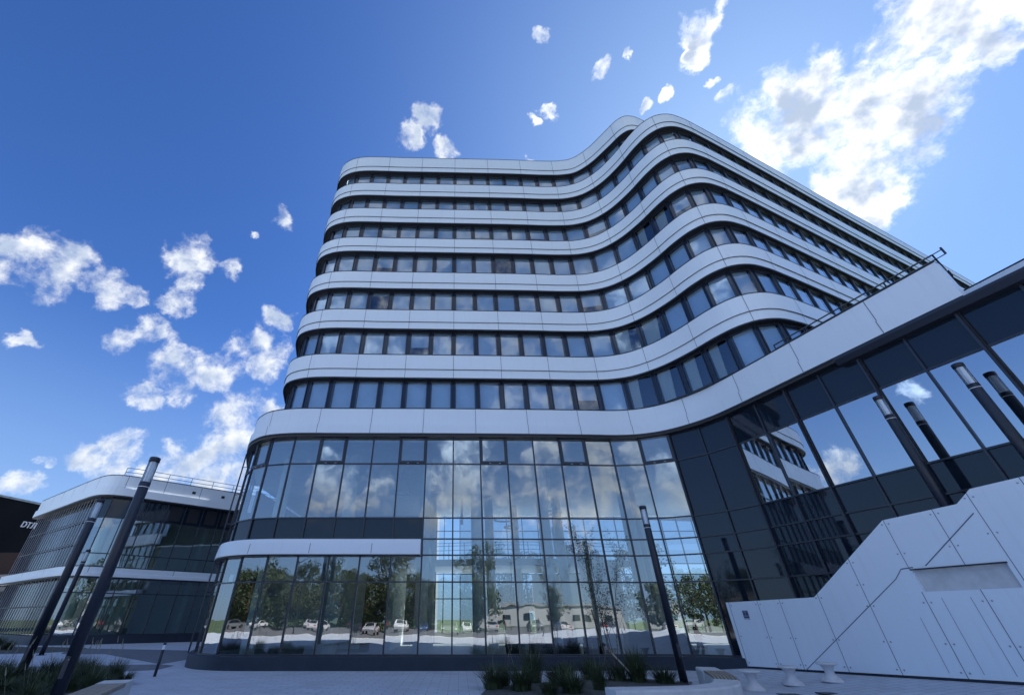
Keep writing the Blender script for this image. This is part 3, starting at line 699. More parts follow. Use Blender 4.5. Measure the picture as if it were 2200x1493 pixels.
# ---------------- stair wall ----------------
WD = Vector((.3162, -.9487, 0)); WN = Vector((-.9487, -.3162, 0)); W0 = Vector((11.12, 20.03, 0))
SW = thing('stair_wall', 'white panelled outdoor stair wall with stepped sloping top and steel fixings', 'stair wall', (11.12, 20.03, 0))
def wp(s, zz, o=0.): return W0 + WD * s + WN * o + Vector((0, 0, zz))
def ws(x, y): return (Vector((x, y, 0)) - W0).dot(WD)
outline = [(0, .05), (ws(13.6, 12.61) + 3.5, .45), (ws(13.6, 12.61) + 3.5, 4.75), (ws(14.32, 10.43), 4.72), (ws(13.99, 11.44), 4.67), (ws(13.85, 11.85), 4.37), (ws(13.26, 13.62), 4.28), (ws(12.29, 16.52), 2.34), (0, 2.29)]
mb = MB(); n0 = len(outline)
# niche opening: build the face as columns so that the recess is real
NS0, NS1, NZ0, NZ1 = ws(13.28, 13.56), ws(13.92, 11.65), 2.36, 2.90
def top_at(s):
    pts = [(0, 2.29), (ws(12.29, 16.52), 2.34), (ws(13.26, 13.62), 4.28), (ws(13.85, 11.85), 4.37), (ws(13.99, 11.44), 4.67), (ws(14.32, 10.43), 4.72), (30, 4.76)]
    for (a, za), (b, zb) in zip(pts, pts[1:]):
        if a <= s <= b: return za + (zb - za) * (s - a) / (b - a)
    return 4.7
SE = ws(13.6, 12.61) + 3.5
cuts = sorted({0, SE, NS0, NS1} | {ws(12.29, 16.52), ws(13.26, 13.62), ws(13.85, 11.85), ws(13.99, 11.44), ws(14.32, 10.43)})
TH = .10
def bot(s): return gz(*(wp(s, 0).xy)) + .07
for a, b in zip(cuts, cuts[1:]):
    spans = [((bot(a), bot(b)), (top_at(a), top_at(b)))]
    if NS0 - 1e-6 <= a and b <= NS1 + 1e-6: spans = [((bot(a), bot(b)), (NZ0, NZ0)), ((NZ1, NZ1), (top_at(a), top_at(b)))]
    for (l0, l1), (h0, h1) in spans:
        f = [wp(a, l0), wp(b, l1), wp(b, h1), wp(a, h0)]; g = [wp(a, l0, -TH), wp(b, l1, -TH), wp(b, h1, -TH), wp(a, h0, -TH)]
        mb.quad(f, 'white_panel'); mb.quad(g[::-1], 'white_panel'); mb.quad([f[3], f[2], g[2], g[3]], 'white_panel'); mb.quad([f[0], g[0], g[1], f[1]], 'white_panel')
for s in (0, SE): mb.quad([wp(s, bot(s)), wp(s, top_at(s)), wp(s, top_at(s), -TH), wp(s, bot(s), -TH)], 'white_panel')
for s in (NS0, NS1): mb.quad([wp(s, NZ0), wp(s, NZ1), wp(s, NZ1, -TH), wp(s, NZ0, -TH)], 'white_panel')
def strip(s0, z0, s1, z1, w=.008, mt='joint_pale', o=.004):
    a = wp(s0, z0, o); b = wp(s1, z1, o); d = (b - a).normalized(); q = d.cross(WN) * w
    mb.quad([a - q, b - q, b + q, a + q], mt)
js = [.16, ws(11.59, 18.63), ws(11.88, 17.76), ws(12.34, 16.38), ws(12.81, 15.0), ws(13.27, 13.6), ws(13.67, 12.4), ws(13.95, 11.55), ws(14.3, 10.5)]
for i, s in enumerate(js):
    t = top_at(s)
    if NS0 - .05 < s < NS1 + .05 :
        strip(s, bot(s), s, NZ0); strip(s, NZ1, s, t)
    else: strip(s, bot(s), s, t)
for s in (ws(13.16, 13.93), ws(13.39, 13.25), ws(13.58, 12.67)): strip(s, bot(s) + .1, s, 1.75 if s < 7 else 2.2, .005)
strip(ws(11.88, 17.75), .24, ws(13.12, 14.03), 2.71, .010); strip(ws(13.12, 14.03), 2.71, ws(13.2, 13.79), 2.95, .010); strip(ws(13.2, 13.79), 2.95, ws(13.3, 13.5), 2.97, .014)
strip(ws(13.4, 13.21), 2.98, ws(13.92, 11.65), 4.09, .012)
mb.box(wp(NS0 - .02, NZ1 - .005, -.03), WD * (NS1 - NS0 + .04), WN * .06, z * .035, 'dark_trim')  # projecting lip, coloured dark to strengthen the shade at the niche top
mb.build('cladding', SW, origin=None)
SW.location = (0, 0, 0)
mb = MB(); mb.quad([wp(0, -.05, -.05), wp(SE, 0, -.05), wp(SE, bot(SE) + .01, -.05), wp(0, bot(0) + .01, -.05)], 'dark_trim')
mb.build('shadow_gap', SW)
mb = MB(); mb.box(wp(NS0 - .1, NZ0 - .1, -TH - .002), WD * (NS1 - NS0 + .2), WN * -.02, z * .75, 'concrete_white'); mb.build('niche_back', SW)
for s in js:
    t = top_at(s); zs = [t - .12, bot(s) + .12] + ([1.15] if t < 2.5 else [t * .78, 2.05 if not (NS0 - .2 < s < NS1 + .2) else 2.1, 1.15])
    for zz in zs:
        for sg in (-1, 1):
            if s + sg * .09 < .02 or (s < .3 and sg < 0): continue
            if NS0 < s + sg * .09 < NS1 and NZ0 < zz < NZ1: continue
            m2 = MB(); c = wp(s + sg * .09, zz, 0); m2.tube(c - WN * .01, c + WN * .012, .021, .021, 'steel', 8); m2.build('panel_fixing', SW)
# solid stairs behind the wall, hidden from the square
mb = MB()
for i in range(11):
    s0 = ws(12.29, 16.52) + i * .28; mb.box(wp(s0, 0, -.25), WD * (.28 if i < 10 else 6), WN * -.16, z * (1.0 + i * .17), 'concrete_white')
mb.build('stair_flight', SW)
# little sign on the wall
SG = thing('wall_sign', 'small grey pictogram plaque on the low end of the white stair wall', 'sign', (0, 0, 0))
s0, s1 = ws(11.33, 19.4), ws(11.41, 19.16)
mb = MB(); mb.box(wp(s0, 1.70, .003), WD * (s1 - s0), WN * .008, z * .30, 'sign_grey'); mb.build('plate', SG)
mb = MB()
w_ = s1 - s0
def q_(u0, u1, v0, v1, mt): mb.quad([wp(s0 + w_ * u0, 1.7 + .3 * v0, .0125), wp(s0 + w_ * u1, 1.7 + .3 * v0, .0125), wp(s0 + w_ * u1, 1.7 + .3 * v1, .0125), wp(s0 + w_ * u0, 1.7 + .3 * v1, .0125)], mt)
q_(.0, 1, 0, .16, 'sign_pale'); q_(.12, .9, .19, .27, 'sign_ink')
for cx, ww in ((.27, .07), (.74, .1)):
    q_(cx - ww, cx + ww, .50, .76, 'sign_ink'); q_(cx - ww * .5, cx + ww * .5, .79, .88, 'sign_ink'); q_(cx - ww * 1.6, cx + ww * 1.6, .60, .66, 'sign_ink')
mb.build('pictogram', SG)

# ---------------- lamp posts ----------------
def lamp_post():
    t = thing('lamp_post', '', 'street lamp', (0, 0, 0), 'slim dark post lamps on the square')
    a = MB(); a.lathe((0, 0, 0), [(.0, -.3), (.125, -.3), (.125, 4.62), (.12, 4.64)], 'lamp_post', 20); a.build('post', t, True)
    a = MB(); a.lathe((0, 0, 0), [(.0, .0), (.24, .0), (.24, .02), (.135, .022)], 'lamp_post', 20)
    for k in range(4): a.tube((.2 * math.cos(k * 1.571 + .8), .2 * math.sin(k * 1.571 + .8), .02), (.2 * math.cos(k * 1.571 + .8), .2 * math.sin(k * 1.571 + .8), .045), .018, .018, 'steel', 6)
    a.build('base_plate', t)
    a = MB(); a.cbox((.02, -.134, .85), .10, .014, .38, 'frame'); a.cbox((.05, -.142, .98), .02, .01, .02, 'steel'); a.build('service_door', t)
    a = MB(); a.lathe((0, 0, 0), [(.132, 4.645), (.132, 4.66)], 'lens_core', 20); a.lathe((0, 0, 0), [(.13, 4.665), (.13, 4.78), (.0, 4.78)], 'lamp_post', 20); a.build('collar', t, True)
    a = MB(); a.lathe((0, 0, 0), [(.125, 4.78), (.125, 5.33)], 'lens_glass', 20); a.build('lens', t, True)
    a = MB(); a.lathe((0, 0, 0), [(.075, 4.78), (.075, 5.33)], 'lens_core', 12)
    for k in range(4):
        an = k * 1.571 + .4; a.tube((.10 * math.cos(an), .10 * math.sin(an), 4.78), (.10 * math.cos(an), .10 * math.sin(an), 5.33), .009, .009, 'lens_core', 5)
    a.build('light_rod', t, True)
    a = MB(); a.lathe((0, 0, 0), [(.0, 5.33), (.133, 5.33), (.133, 5.44), (.12, 5.455), (0, 5.455)], 'lamp_post', 20); a.build('cap', t, True)
    return t
L0 = lamp_post()
lps = [(-8.46, 11.2, 0, 'nearest and tallest looking dark lamp post at the left, beside the wooden bench'),
       (-13.4, 15.9, 0, 'second dark lamp post from the left, in the grass before the louvred annex end'),
       (-23.9, 29.2, 0, 'farthest thin dark lamp post between the two near ones at left'),
       (7.33, 17.04, 0, 'dark lamp post in front of the glass lobby behind the curved bench'),
       (13.98, 12.25, 7.88 - 5.45, 'added lamp post standing in for a mirrored lamp before the dark wing, leftmost of those showing their clear lens'),  # this post and the next are added to imitate lamps mirrored in the glass
       (14.65, 10.26, 7.94 - 5.45, 'highest added lamp post standing in for a mirrored lamp before the dark wing glazing'),
       ]
for i, (x, y, zz, lab) in enumerate(lps):
    t = L0 if i == 0 else copy_tree(L0); t.location = (x, y, zz); t['label'] = lab
    if zz > 0:
        for c in list(t.children):
            if c.name.startswith('base_plate'): bpy.data.objects.remove(c)
t = thing('bollard_light', 'short dark bollard with pale top standing before the lobby corner', 'bollard', (-10.92, 18.74, 0))
a = MB(); a.lathe((0, 0, 0), [(.0, -.05), (.05, -.05), (.05, .78), (0, .78)], 'lamp_post', 14); a.build('post', t, True)
a = MB(); a.lathe((0, 0, 0), [(.045, .78), (.045, .92)], 'lens_core', 14); a.build('lens', t, True)
a = MB(); a.lathe((0, 0, 0), [(.0, .92), (.052, .92), (.052, .98), (0, .98)], 'lamp_post', 14); a.build('cap', t, True)

# ---------------- stools and benches ----------------
st0 = None
for i, (x, y, lab) in enumerate(((8.55, 15.25, 'leftmost white hourglass stool, nearest the curved bench end'), (10.2, 16.0, 'middle one of the three white hourglass stools by the stair wall'), (11.25, 15.75, 'rightmost white hourglass stool before the stair wall'))):
    if st0 is None:
        st0 = thing('stool', '', 'stool', (0, 0, 0), 'white hourglass stools by the stair wall')
        a = MB(); a.lathe((0, 0, 0), [(0, 0), (.29, 0), (.29, .03), (.25, .07), (.17, .13), (.125, .2), (.12, .27), (.16, .36), (.2, .41)], 'stool', 28); a.build('pedestal', st0, True)
        a = MB(); a.lathe((0, 0, 0), [(0, .41), (.26, .41), (.275, .425), (.275, .455), (.25, .47), (0, .47)], 'stool', 28); a.build('seat', st0, True)
        t = st0
    else: t = copy_tree(st0)
    t.location = (x, y, gz(x, y)); t['label'] = lab
for i, (x, y) in enumerate(((9.0, 14.45), (10.08, 14.45))):
    mb = MB(); mb.cbox((0, 0, .004), .55, .3, .02, 'dark_trim')
    for k in range(6): mb.cbox((-.22 + k * .088, 0, .016), .03, .26, .01, 'steel')
    o = mb.build('drain_grate'); o.location = (x, y, gz(x, y)); tag(o, ('left' if i == 0 else 'right') + ' dark drain grate set in the paving by the stools', 'drain')
BN = thing('curved_bench', 'curved white concrete bench with a slatted wooden section round the planting bed', 'bench', (0, 0, 0))
cp = resample([Vector(p) for p in ((3.3, 11.5), (4.5, 11.62), (5.5, 11.85), (6.2, 12.3), (6.7, 13.1), (7.1, 14.0), (7.5, 15.2), (7.85, 16.4))], .15)
e1 = cp.nearx(6.72); e2 = cp.nearx(7.52)
pr = [(-.31, -.02), (.29, -.02), (.29, .42), (.26, .45), (-.28, .45), (-.31, .42)]
mb = MB(); mb.sweep(cp.rng(0, e1), pr, 'concrete_white'); mb.build('concrete_seat', BN)
mb = MB(); mb.sweep(cp.rng(e2, cp.len), pr, 'concrete_white'); mb.build('concrete_end', BN)
mb = MB(); mb.sweep(cp.rng(e1 + .004, e2 - .004), [(-.29, -.02), (.27, -.02), (.27, .39), (-.29, .39)], 'concrete_white'); mb.build('base', BN)
mb = MB()
for k in range(7): o_ = -.27 + k * .083; mb.sweep(cp.rng(e1 + .006, e2 - .006), [(o_, .40), (o_ + .062, .40), (o_ + .062, .45), (o_, .45)], 'wood')
mb.build('wooden_slats', BN)
LB = thing('straight_bench', 'straight wood topped bench with a white end slab at lower left', 'bench', (0, 0, 0))
lp = Path([Vector((-8.42, 13.0)), Vector((-7.1, 9.6)), Vector((-6.4, 7.8))], .3)
mb = MB(); mb.sweep(lp.rng(.7, lp.len), [(-.29, .0), (.29, .0), (.29, .37), (-.29, .37)], 'concrete_white'); mb.build('base', LB)
mb = MB(); mb.sweep(lp.rng(0, .69), [(-.31, .0), (.31, .0), (.31, .455), (-.31, .455)], 'concrete_white'); mb.build('end_slab', LB)
mb = MB()
for k in range(4): o_ = -.3 + k * .152; mb.sweep(lp.rng(.70, lp.len), [(o_, .385), (o_ + .142, .385), (o_ + .142, .45), (o_, .45)], 'wood')
mb.build('wooden_slats', LB)

# ---------------- planting beds ----------------
def bed(poly, zt=.03):
    mb = MB(); P = [Vector(p) for p in poly]; cen = sum(P, Vector((0, 0))) / len(P); rs = []
    q = resample(P + [P[0]], .25).rng(0, resample(P + [P[0]], .25).len)
    for t in q: rs.append((t[0], t[1]))
    n = len(rs); rings = [1, .8, .5, .2]; 
    mb.v = [(cen.x + (x - cen.x) * r, cen.y + (y - cen.y) * r, .006 + (zt + .02 * random.random()) * (0 if r == 1 else 1)) for r in rings for x, y in rs] + [(cen.x, cen.y, zt)]
    mb.mi('mulch')
    for r in range(3):
        for i in range(n): j = (i + 1) % n; mb.f.append((r * n + i, r * n + j, (r + 1) * n + j, (r + 1) * n + i))
    for i in range(n): mb.f.append((3 * n + i, 3 * n + (i + 1) % n, 4 * n))
    mb.m = [0] * len(mb.f); return mb.build('planting_bed', kind='structure')
bed([(.6, 14.5), (1.0, 15.8), (2.8, 17.1), (4.9, 17.9), (6.6, 17.9), (7.3, 16.8), (7.0, 15), (6.4, 13.3), (5.2, 12.2), (3.3, 11.9), (1.5, 12.6)])
bed([(-8.9, 12.2), (-9.3, 14.6), (-10.8, 16.9), (-13.2, 18.6), (-17, 19.6), (-22, 20), (-24, 16), (-20, 11), (-13, 9), (-9, 9)])
bed([(-24.6, 32.6), (-27, 36.5), (-34, 37.5), (-44, 40), (-50, 38), (-44, 33), (-33, 30.4), (-26, 30.6)])

def blade(mb, x, y, h, lean, az, w, mt, segs=4):
    dx, dy = math.cos(az), math.sin(az); px, py = -dy, dx; prev = None
    for i in range(segs + 1):
        t = i / segs; r = lean * t ** 1.8; zz = h * (t - .28 * lean / max(h, .1) * t ** 3); ww = w * (1 - t) ** .7 * .5
        cur = [(x + dx * r - px * ww, y + dy * r - py * ww, zz), (x + dx * r + px * ww, y + dy * r + py * ww, zz)]
        if prev: mb.quad([prev[0], prev[1], cur[1], cur[0]], mt)
        prev = cur
def clump_mesh(n, h, spread, seeds):
    mb = MB()
    for i in range(n):
        a = random.uniform(0, 6.283); r0 = random.uniform(0, .17)
        blade(mb, r0 * math.cos(a), r0 * math.sin(a), h * random.uniform(.55, 1.05), spread * random.uniform(.25, 1.1), a + random.uniform(-.5, .5), random.uniform(.009, .017), 'grass_blade')
    for i in range(seeds):
        a = random.uniform(0, 6.283); l = random.uniform(.1, .35); hh = h * random.uniform(1.15, 1.5)
        mb.tube((0, 0, 0), (l * math.cos(a), l * math.sin(a), hh), .003, .002, 'grass_seed', 4, False)
        mb.tube((l * math.cos(a) * .92, l * math.sin(a) * .92, hh * .92), (l * math.cos(a) * 1.06, l * math.sin(a) * 1.06, hh * 1.08), .012, .004, 'grass_seed', 5, False)
    return mb
protos = []
for n, h, sp, sd in ((330, .50, .44, 1), (380, .42, .46, 0), (300, .68, .34, 3), (240, .34, .28, 0)):
    o = clump_mesh(n, h, sp, sd).build('ornamental_grass'); protos.append(o)
used = set()
def clump(k, x, y, sc, lab, grp):
    o = protos[k] if k not in used else protos[k].copy()
    if k in used: C.objects.link(o)
    used.add(k); o.location = (x, y, gz(x, y) + .01); o.scale = (sc,) * 3; o.rotation_euler.z = random.uniform(0, 6.28); tag(o, lab, 'grass clump', grp)
G1 = 'ornamental grasses in the bed before the lobby'
for a in ((0, 1.02, 15.46, 1.0, 'leftmost spiky grass clump in the bed before the lobby'), (0, 1.77, 14.9, 1.05, 'wide arching grass clump, second from the left in the lobby bed'),
          (2, 2.38, 16.81, 1.0, 'tall thin grass clump with seed heads at the bed back edge'), (1, 3.05, 15.95, 1.1, 'broad green grass clump beside a pale stone patch in the lobby bed'),
          (3, 3.66, 17.8, 1.2, 'small round dark grass clump nearest the plinth'), (1, 3.09, 14.4, 1.0, 'yellow green upright grass clump at the bottom picture edge'),
          (3, 4.53, 17.7, 1.4, 'dark bushy clump at the back of the bed left of the sapling'), (2, 4.03, 15.1, .7, 'thin wispy grass clump in the middle of the lobby bed'),
          (3, 5.25, 17.1, 1.2, 'low dark grass clump under the sapling'), (2, 5.95, 17.3, 1.0, 'tallest grass clump with plumes left of the lamp post'),
          (0, 5.75, 16.8, .9, 'bushy grass clump below the tall plumes'), (1, 6.5, 16.5, .95, 'dark grass clump at the foot of the lobby lamp post'),
          (3, 2.45, 14.2, .8, 'tiny grass tuft at the front of the lobby bed'), (2, 1.4, 16.0, .6, 'small wispy clump between the two left grasses')):
    clump(a[0], a[1], a[2], a[3] * 1.6, a[4], G1)
G2 = 'grass clumps crowded in the left bed'
random.seed(21)
n_ = 0
while n_ < 80:
    x = random.uniform(-17.5, -8.6); y = random.uniform(9.5, 18.3)
    if y > 18.5 - abs(x + 14) * .25 or (x > -9.3 and y > 11.5) or x < -.92 * y - 1.5: continue
    if abs(x + 8.42 - (13 - y) * .39) < .5: continue
    clump(random.choice([0, 1, 1, 2, 3]), x, y, random.uniform(.85, 1.3), 'dark green grass clump crowded with others in the left bed', G2); n_ += 1
G3 = 'clumps in the far bed by the annex'
for i in range(22):
    t = random.random(); clump(random.choice([0, 1, 2]), -26.5 - 20 * t + random.uniform(-1, 1), 32.2 + 4.5 * t + random.uniform(-1.2, 1.6), random.uniform(1.2, 1.9), 'dark clump among others in the far bed before the annex', G3)

# ---------------- sapling with stake ----------------
def leafy_stem(mb, p, d, L, r, lvl, leafmt, nl, ls):
    q = Vector(p); dd = Vector(d).normalized(); segs = 6
    for i in range(segs):
        nd = (dd + Vector((random.uniform(-.1, .1), random.uniform(-.1, .1), .05))).normalized(); q2 = q + nd * L / segs
        mb.tube(q, q2, r * (1 - i / segs * .75), r * (1 - (i + 1) / segs * .75), 'bark', 5, False)
        if lvl > 0 and i >= 1:
            for _ in range(2 if lvl > 1 else 1):
                a = random.uniform(0, 6.28); leafy_stem(mb, q2, (nd * 1.0 + Vector((math.cos(a), math.sin(a), .25)) * .75), L * random.uniform(.22, .4), r * .4, lvl - 1, leafmt, nl, ls)
        if i >= (2 if lvl else 0):
            for _ in range(nl):
                if random.random() < .75:
                    c = q2 + Vector([random.gauss(0, .06) for _ in range(3)]); a = Vector([random.gauss(0, 1) for _ in range(3)]).normalized(); b = a.orthogonal().normalized()
                    mb.quad([c - a * ls, c - b * ls * .45, c + a * ls, c + b * ls * .45], leafmt)
        q = q2; dd = nd
def sapling(x, y, h, lab, seed):
    random.seed(seed); t = thing('sapling', lab, 'young tree', (x, y, .02), 'young saplings on the square'); mb = MB()
    for k in range(4):
        a = random.uniform(0, 6.28); leafy_stem(mb, (random.uniform(-.12, .12), random.uniform(-.12, .12), 0), (math.cos(a) * .1, math.sin(a) * .1, 1), h * random.uniform(.75, 1), .014, 2, 'sapling_leaf', 2, .035)
    lv = MB(); br_ = MB()
    for f, m_ in zip(mb.f, mb.m):
        tgt = lv if mb.mats[m_] == 'sapling_leaf' else br_
        tgt.quad([mb.v[i] for i in f], mb.mats[m_])
    br_.build('stems', t); lv.build('leaves', t)
sapling(5.15, 17.0, 3.75, 'thin bare sapling with sparse dark leaves before the lobby glass', 5)
mb = MB(); mb.tube((0, 0, 0), (-.78, .5, .95), .028, .028, 'stake_wood', 8)
mb.tube((-.78, .5, .95), (-.84, .54, 1.03), .034, .034, 'dark_trim', 8)
o = mb.build('tree_stake'); o.location = (5.78, 16.7, .0); tag(o, 'pale tilted wooden stake supporting the sapling', 'stake')
mb = MB(); mb.tube((0, 0, 0), (-.35, 0, 2.0), .022, .02, 'bark', 6); o = mb.build('tree_stake'); o.location = (5.05, 17.3, 0); o.rotation_euler.z = .3
tag(o, 'dark slim stake leaning behind the sapling', 'stake')

# ---------------- what the glass reflects: trees, cars, lamps, buildings behind the camera ----------------
def tree_mesh(seed, h, cr, mt):
    random.seed(seed); tr = MB(); tr.tube((0, 0, 0), (0, 0, h * .45), .22, .14, 'bark', 8, False); cl = []
    for k in range(7):
        a = random.uniform(0, 6.28); r = random.uniform(.3, .75) * cr; zz = h * random.uniform(.45, .85)
        tr.tube((0, 0, h * random.uniform(.25, .45)), (r * math.cos(a), r * math.sin(a), zz), .09, .03, 'bark', 5, False)
    cr_ = MB()
    for k in range(42):
        a = random.uniform(0, 6.28); r = random.uniform(0, 1) ** .6 * cr; zz = h * random.uniform(.16, .93); rr = cr * random.uniform(.2, .42) * (1.15 - abs(zz / h - .55))
        r *= 1.1 - abs(zz / h - .5) * 1.1
        for _ in range(130):
            v = Vector([random.gauss(0, 1) for _ in range(3)]).normalized() * rr * random.uniform(.55, 1.05); c = Vector((r * math.cos(a), r * math.sin(a), zz)) + v
            n1 = (v.normalized() + Vector([random.gauss(0, .6) for _ in range(3)])).normalized(); u = n1.orthogonal().normalized(); w = n1.cross(u); s_ = random.uniform(.10, .22)
            cr_.quad([c - u * s_, c - w * s_ * .7, c + u * s_, c + w * s_ * .7], mt)
    return tr, cr_
tps = []
for i, (s_, h, c_, mt) in enumerate(((1, 11, 4.2, 'leaf_a'), (2, 9, 3.6, 'leaf_b'), (3, 7, 2.8, 'leaf_b'))):
    t = thing('broadleaf_tree', '', 'tree', (0, 0, 0), 'trees behind the square seen in the glass'); a, b = tree_mesh(s_, h, c_, mt); a.build('trunk', t); b.build('crown', t); tps.append([t, False])
random.seed(11)
tl = []
x = 8.0; k_ = 0
while x > -135: tl.append(([0, 0, 1, 0, 1][k_ % 5], x, -64 - 7 * (k_ % 2))); x -= random.uniform(2.0, 3.6); k_ += 1
tl += [(1, 54, -70), (2, 58, -62), (0, 66, -66), (0, 72, -70), (1, 84, -64), (2, 26, -58), (1, -28, 62), (0, -36, 66), (1, 20, 75), (0, 30, 78), (2, 8, 80), (0, 12, 88), (1, 40, 80)]
for j, (k, x, y) in enumerate(tl):
    p = tps[k]; t = copy_tree(p[0]) if p[1] else p[0]; p[1] = True
    t.location = (x, y + random.uniform(-2, 2), -.05); t.rotation_euler.z = random.uniform(0, 6.28); s_ = random.uniform(.85, 1.35); t.scale = (s_ * random.uniform(.9, 1.3), s_ * random.uniform(.9, 1.3), s_ * random.uniform(.85, 1.15))
    t['label'] = 'bushy green tree in the row reflected low in the lobby glass' if y < 0 else 'green tree seen through the lobby beyond the rear glazing'
mb = MB()
for _ in range(15000):
    x = random.uniform(-135, 6); h_ = 2.6 + 1.2 * math.sin(x * .31) + .8 * math.sin(x * .83); c = Vector((x, random.uniform(-58.6, -56.4), random.uniform(0, 1) ** .7 * h_))
    a = Vector([random.gauss(0, 1) for _ in range(3)]).normalized(); b = a.orthogonal().normalized(); s_ = random.uniform(.14, .3)
    mb.quad([c - a * s_, c - b * s_ * .7, c + a * s_, c + b * s_ * .7], 'leaf_a')
o = mb.build('hedge'); o['label'] = 'long rough green hedge below the mirrored row of trees'; o['category'] = 'hedge'
sapling(-3.0, -4.2, 4.2, 'sapling behind the viewer mirrored left of the lobby centre', 8)
sapling(-9.5, -2.5, 4.6, 'sapling behind the viewer mirrored near the lobby corner', 9)
def car():
    t = thing('parked_car', '', 'car', (0, 0, 0), 'parked cars seen in the glass')
    prof = [(-2.15, .35), (2.1, .35), (2.2, .6), (2.1, .85), (1.2, .98), (.55, 1.42), (-.95, 1.46), (-1.75, 1.02), (-2.15, .95), (-2.22, .6)]
    def ext(pr, w, mt, w2=None):
        a = MB(); n = len(pr); a.v = [(x, -(w2 or w) if z > 1 else -w, z) for x, z in pr] + [(x, (w2 or w) if z > 1 else w, z) for x, z in pr]; a.mi(mt)
        a.f = [tuple(range(n)), tuple(range(2 * n - 1, n - 1, -1))] + [(i, n + i, n + (i + 1) % n, (i + 1) % n) for i in range(n)]; a.m = [0] * len(a.f); return a
    body = ext(prof, .88, 'car_white', .72).build('body', t)
    for s_ in (-1, 1):
        a = MB(); yy = s_ * .785; a.quad([(1.0, s_ * .89, 1.0), (.5, s_ * .735, 1.36), (-.9, s_ * .735, 1.39), (-1.55, s_ * .89, 1.03)], 'car_glass'); a.build('side_window', t)
        a = MB(); a.cbox((2.13, s_ * .62, .7), .12, .35, .14, 'headlight'); a.build('headlight', t)
        a = MB(); a.cbox((-2.17, s_ * .62, .8), .08, .3, .16, 'taillight'); a.build('taillight', t)
    a = MB(); a.quad([(1.17, -.7, 1.01), (1.17, .7, 1.01), (.6, .6, 1.41), (.6, -.6, 1.41)], 'car_glass'); a.build('windscreen', t)
    a = MB(); a.quad([(-1.72, .7, 1.06), (-1.72, -.7, 1.06), (-1.0, -.6, 1.46), (-1.0, .6, 1.46)], 'car_glass'); a.build('rear_window', t)
    for x in (-1.35, 1.38):
        for s_ in (-1, 1):
            w = MB(); w.tube((x, s_ * .72, .32), (x, s_ * .91, .32), .32, .32, 'tyre', 16); wo = w.build('wheel', t)
            w = MB(); w.tube((x, s_ * .90, .32), (x, s_ * .92, .32), .2, .2, 'chrome', 10); w.build('rim', wo)
    return t, body
cols = ['white', 'silver', 'red', 'black', 'blue', 'grey']; cars = {}
c0, b0 = car(); b0_me = b0.data
random.seed(4)
for i in range(30):
    cn = ['grey', 'silver', 'white', 'black', 'silver', 'red', 'white', 'blue', 'grey', 'white', 'silver', 'black'][i % 12]
    t = c0 if i == 0 else copy_tree(c0)
    bd = [c for c in t.children if c.name.startswith('body')][0]
    if cn not in cars: me = b0_me.copy(); me.materials.clear(); me.materials.append(M['car_' + cn]); cars[cn] = me
    bd.data = cars[cn]
    row = i % 2; t.location = (-72 + (i // 2) * 7.2 + row * 2.7 + random.uniform(-.2, .2), -35.5 if row == 0 else -48.5, 0); t.rotation_euler.z = R(90) + (R(180) if random.random() < .4 else 0)
    t['label'] = cn + ' parked car in the row reflected in the lobby glass'
b0_users = [c for c in c0.children if c.name == 'body']
def street_light(x, y, lab):
    t = thing('street_light', lab, 'street light', (x, y, 0), 'double arm street lights by the car park')
    a = MB(); a.tube((0, 0, 0), (0, 0, 8.5), .09, .06, 'lamp_post', 8)
    a.build('pole', t)
    for s_ in (-1, 1):
        a = MB(); a.tube((0, 0, 8.3), (s_ * 1.4, 0, 9.0), .04, .035, 'lamp_post', 6); ar = a.build('arm', t)
        a = MB(); a.cbox((s_ * 1.75, 0, 9.02), .8, .28, .1, 'louvre'); a.build('lamp_head', ar)
street_light(9.0, -20, 'double arm street light mirrored right of the lobby centre')
street_light(-20.5, -22, 'double arm street light mirrored left of the lobby centre')
street_light(-42, -24, 'double arm street light mirrored in the annex glass')
for i, (x, y, w, d_, h, lab) in enumerate(((30, -92, 46, 16, 4.6, 'long low white warehouse mirrored in the right lobby glass'), (92, -80, 40, 20, 8, 'white industrial hall mirrored at the far right'), (-135, -70, 40, 20, 9, 'pale block mirrored in the annex glass'))):
    t = thing('warehouse', lab, 'building', (x, y, 0)); a = MB(); a.cbox((0, 0, h / 2), w, d_, h, 'store_wall'); a.build('wall', t)
    a = MB(); a.cbox((0, 0, h + .2), w + .6, d_ + .6, .4, 'louvre'); a.build('roof', t)
    for k in range(int(w / 6)):
        a = MB(); a.cbox((-w / 2 + 3 + k * 6, d_ / 2 + .03, h * .45), 2.2, .1, h * .28, 'car_glass'); a.build('window', t)

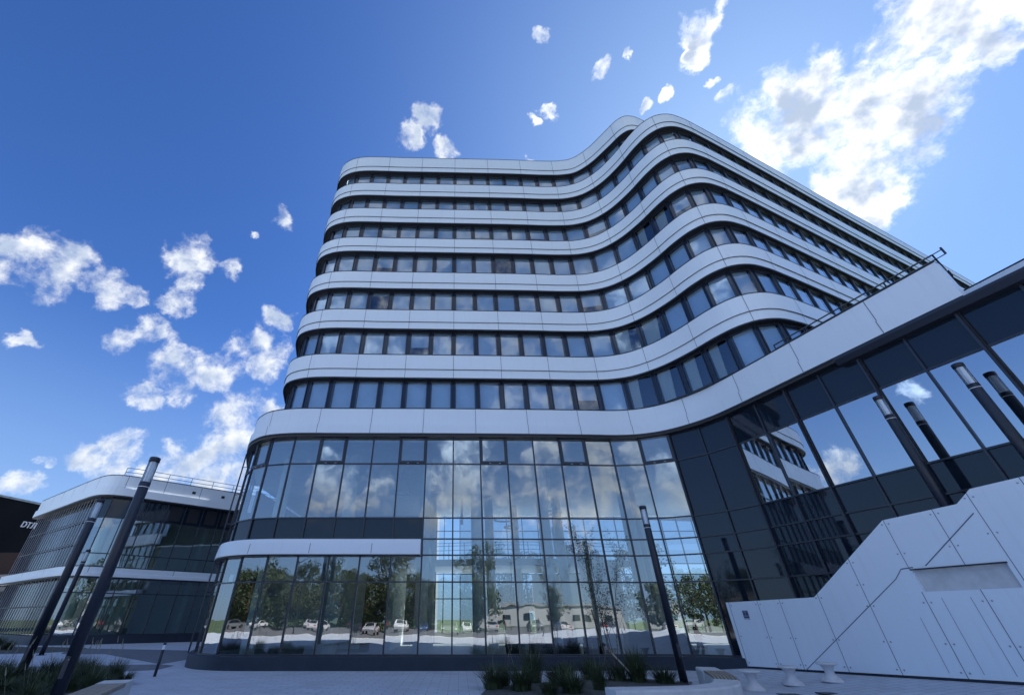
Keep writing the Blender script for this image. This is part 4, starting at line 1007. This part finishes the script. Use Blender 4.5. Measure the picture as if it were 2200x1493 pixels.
# ---------------- the person inside the lobby ----------------
def person(x, y, rz, label):
    t = thing('person', label, 'person', (x, y, .12), None, rz)
    def skinned(name, verts, edges, radii, mt, par):
        me = bpy.data.meshes.new(name); me.from_pydata(verts, edges, []); o = bpy.data.objects.new(name, me); C.objects.link(o)
        sk = o.modifiers.new('s', 'SKIN'); sb = o.modifiers.new('u', 'SUBSURF'); sb.levels = sb.render_levels = 2
        for i, r_ in enumerate(radii): me.skin_vertices[0].data[i].radius = r_ if isinstance(r_, tuple) else (r_, r_)
        me.skin_vertices[0].data[0].use_root = True
        bpy.context.view_layer.update()
        m2 = bpy.data.meshes.new_from_object(o.evaluated_get(bpy.context.evaluated_depsgraph_get())); bpy.data.objects.remove(o)
        m2.materials.clear(); m2.materials.append(M[mt]); m2.polygons.foreach_set('use_smooth', [True] * len(m2.polygons))
        o = bpy.data.objects.new(name, m2); C.objects.link(o); o.parent = par; return o
    V = [(0, 0, .95), (0, 0, 1.15), (0, .0, 1.38), (0, -.01, 1.5), (0, -.02, 1.6), (0, -.03, 1.7), (0, -.02, 1.76),
         (.1, 0, .9), (.11, -.12, .5), (.11, -.02, .09), (.11, -.14, .04), (-.1, 0, .9), (-.11, .1, .52), (-.11, .3, .14), (-.11, .2, .05),
         (.19, 0, 1.4), (.25, .06, 1.12), (.24, -.1, .9), (.24, -.14, .8), (-.19, 0, 1.4), (-.25, -.02, 1.13), (-.24, -.2, .95), (-.24, -.26, .87)]
    E_ = [(0, 1), (1, 2), (2, 3), (3, 4), (4, 5), (5, 6), (0, 7), (7, 8), (8, 9), (9, 10), (0, 11), (11, 12), (12, 13), (13, 14), (2, 15), (15, 16), (16, 17), (17, 18), (2, 19), (19, 20), (20, 21), (21, 22)]
    Rr_ = [(.15, .11), (.13, .10), (.15, .11), .055, .075, .095, .06, .09, .062, .045, .04, .09, .062, .045, .04, .065, .047, .035, .035, .065, .047, .035, .035]
    skinned('body', V, E_, Rr_, 'skin', t)
    skinned('jacket', [(0, 0, .92), (0, 0, 1.15), (0, 0, 1.4), (.19, 0, 1.41), (.25, .06, 1.12), (.24, -.09, .93), (-.19, 0, 1.41), (-.25, -.02, 1.13), (-.24, -.18, .97)],
            [(0, 1), (1, 2), (2, 3), (3, 4), (4, 5), (2, 6), (6, 7), (7, 8)], [(.175, .13), (.155, .12), (.17, .125), .08, .06, .048, .08, .06, .048], 'cloth_dark', t)
    skinned('trousers', [(0, 0, .96), (.1, 0, .88), (.11, -.12, .5), (.11, -.02, .1), (-.1, 0, .88), (-.11, .1, .52), (-.11, .29, .15)],
            [(0, 1), (1, 2), (2, 3), (0, 4), (4, 5), (5, 6)], [(.155, .12), .1, .073, .058, .1, .073, .058], 'cloth_blue', t)
    h_ = MB(); h_.lathe((0, -.015, 1.66), [(.1, .02), (.108, .07), (.085, .12), (.04, .145), (0, .15)], 'hair', 14); h_.build('hair', t, True)
person(11.3, 23.6, R(70), 'person in dark jacket and blue trousers walking behind the right lobby glass')
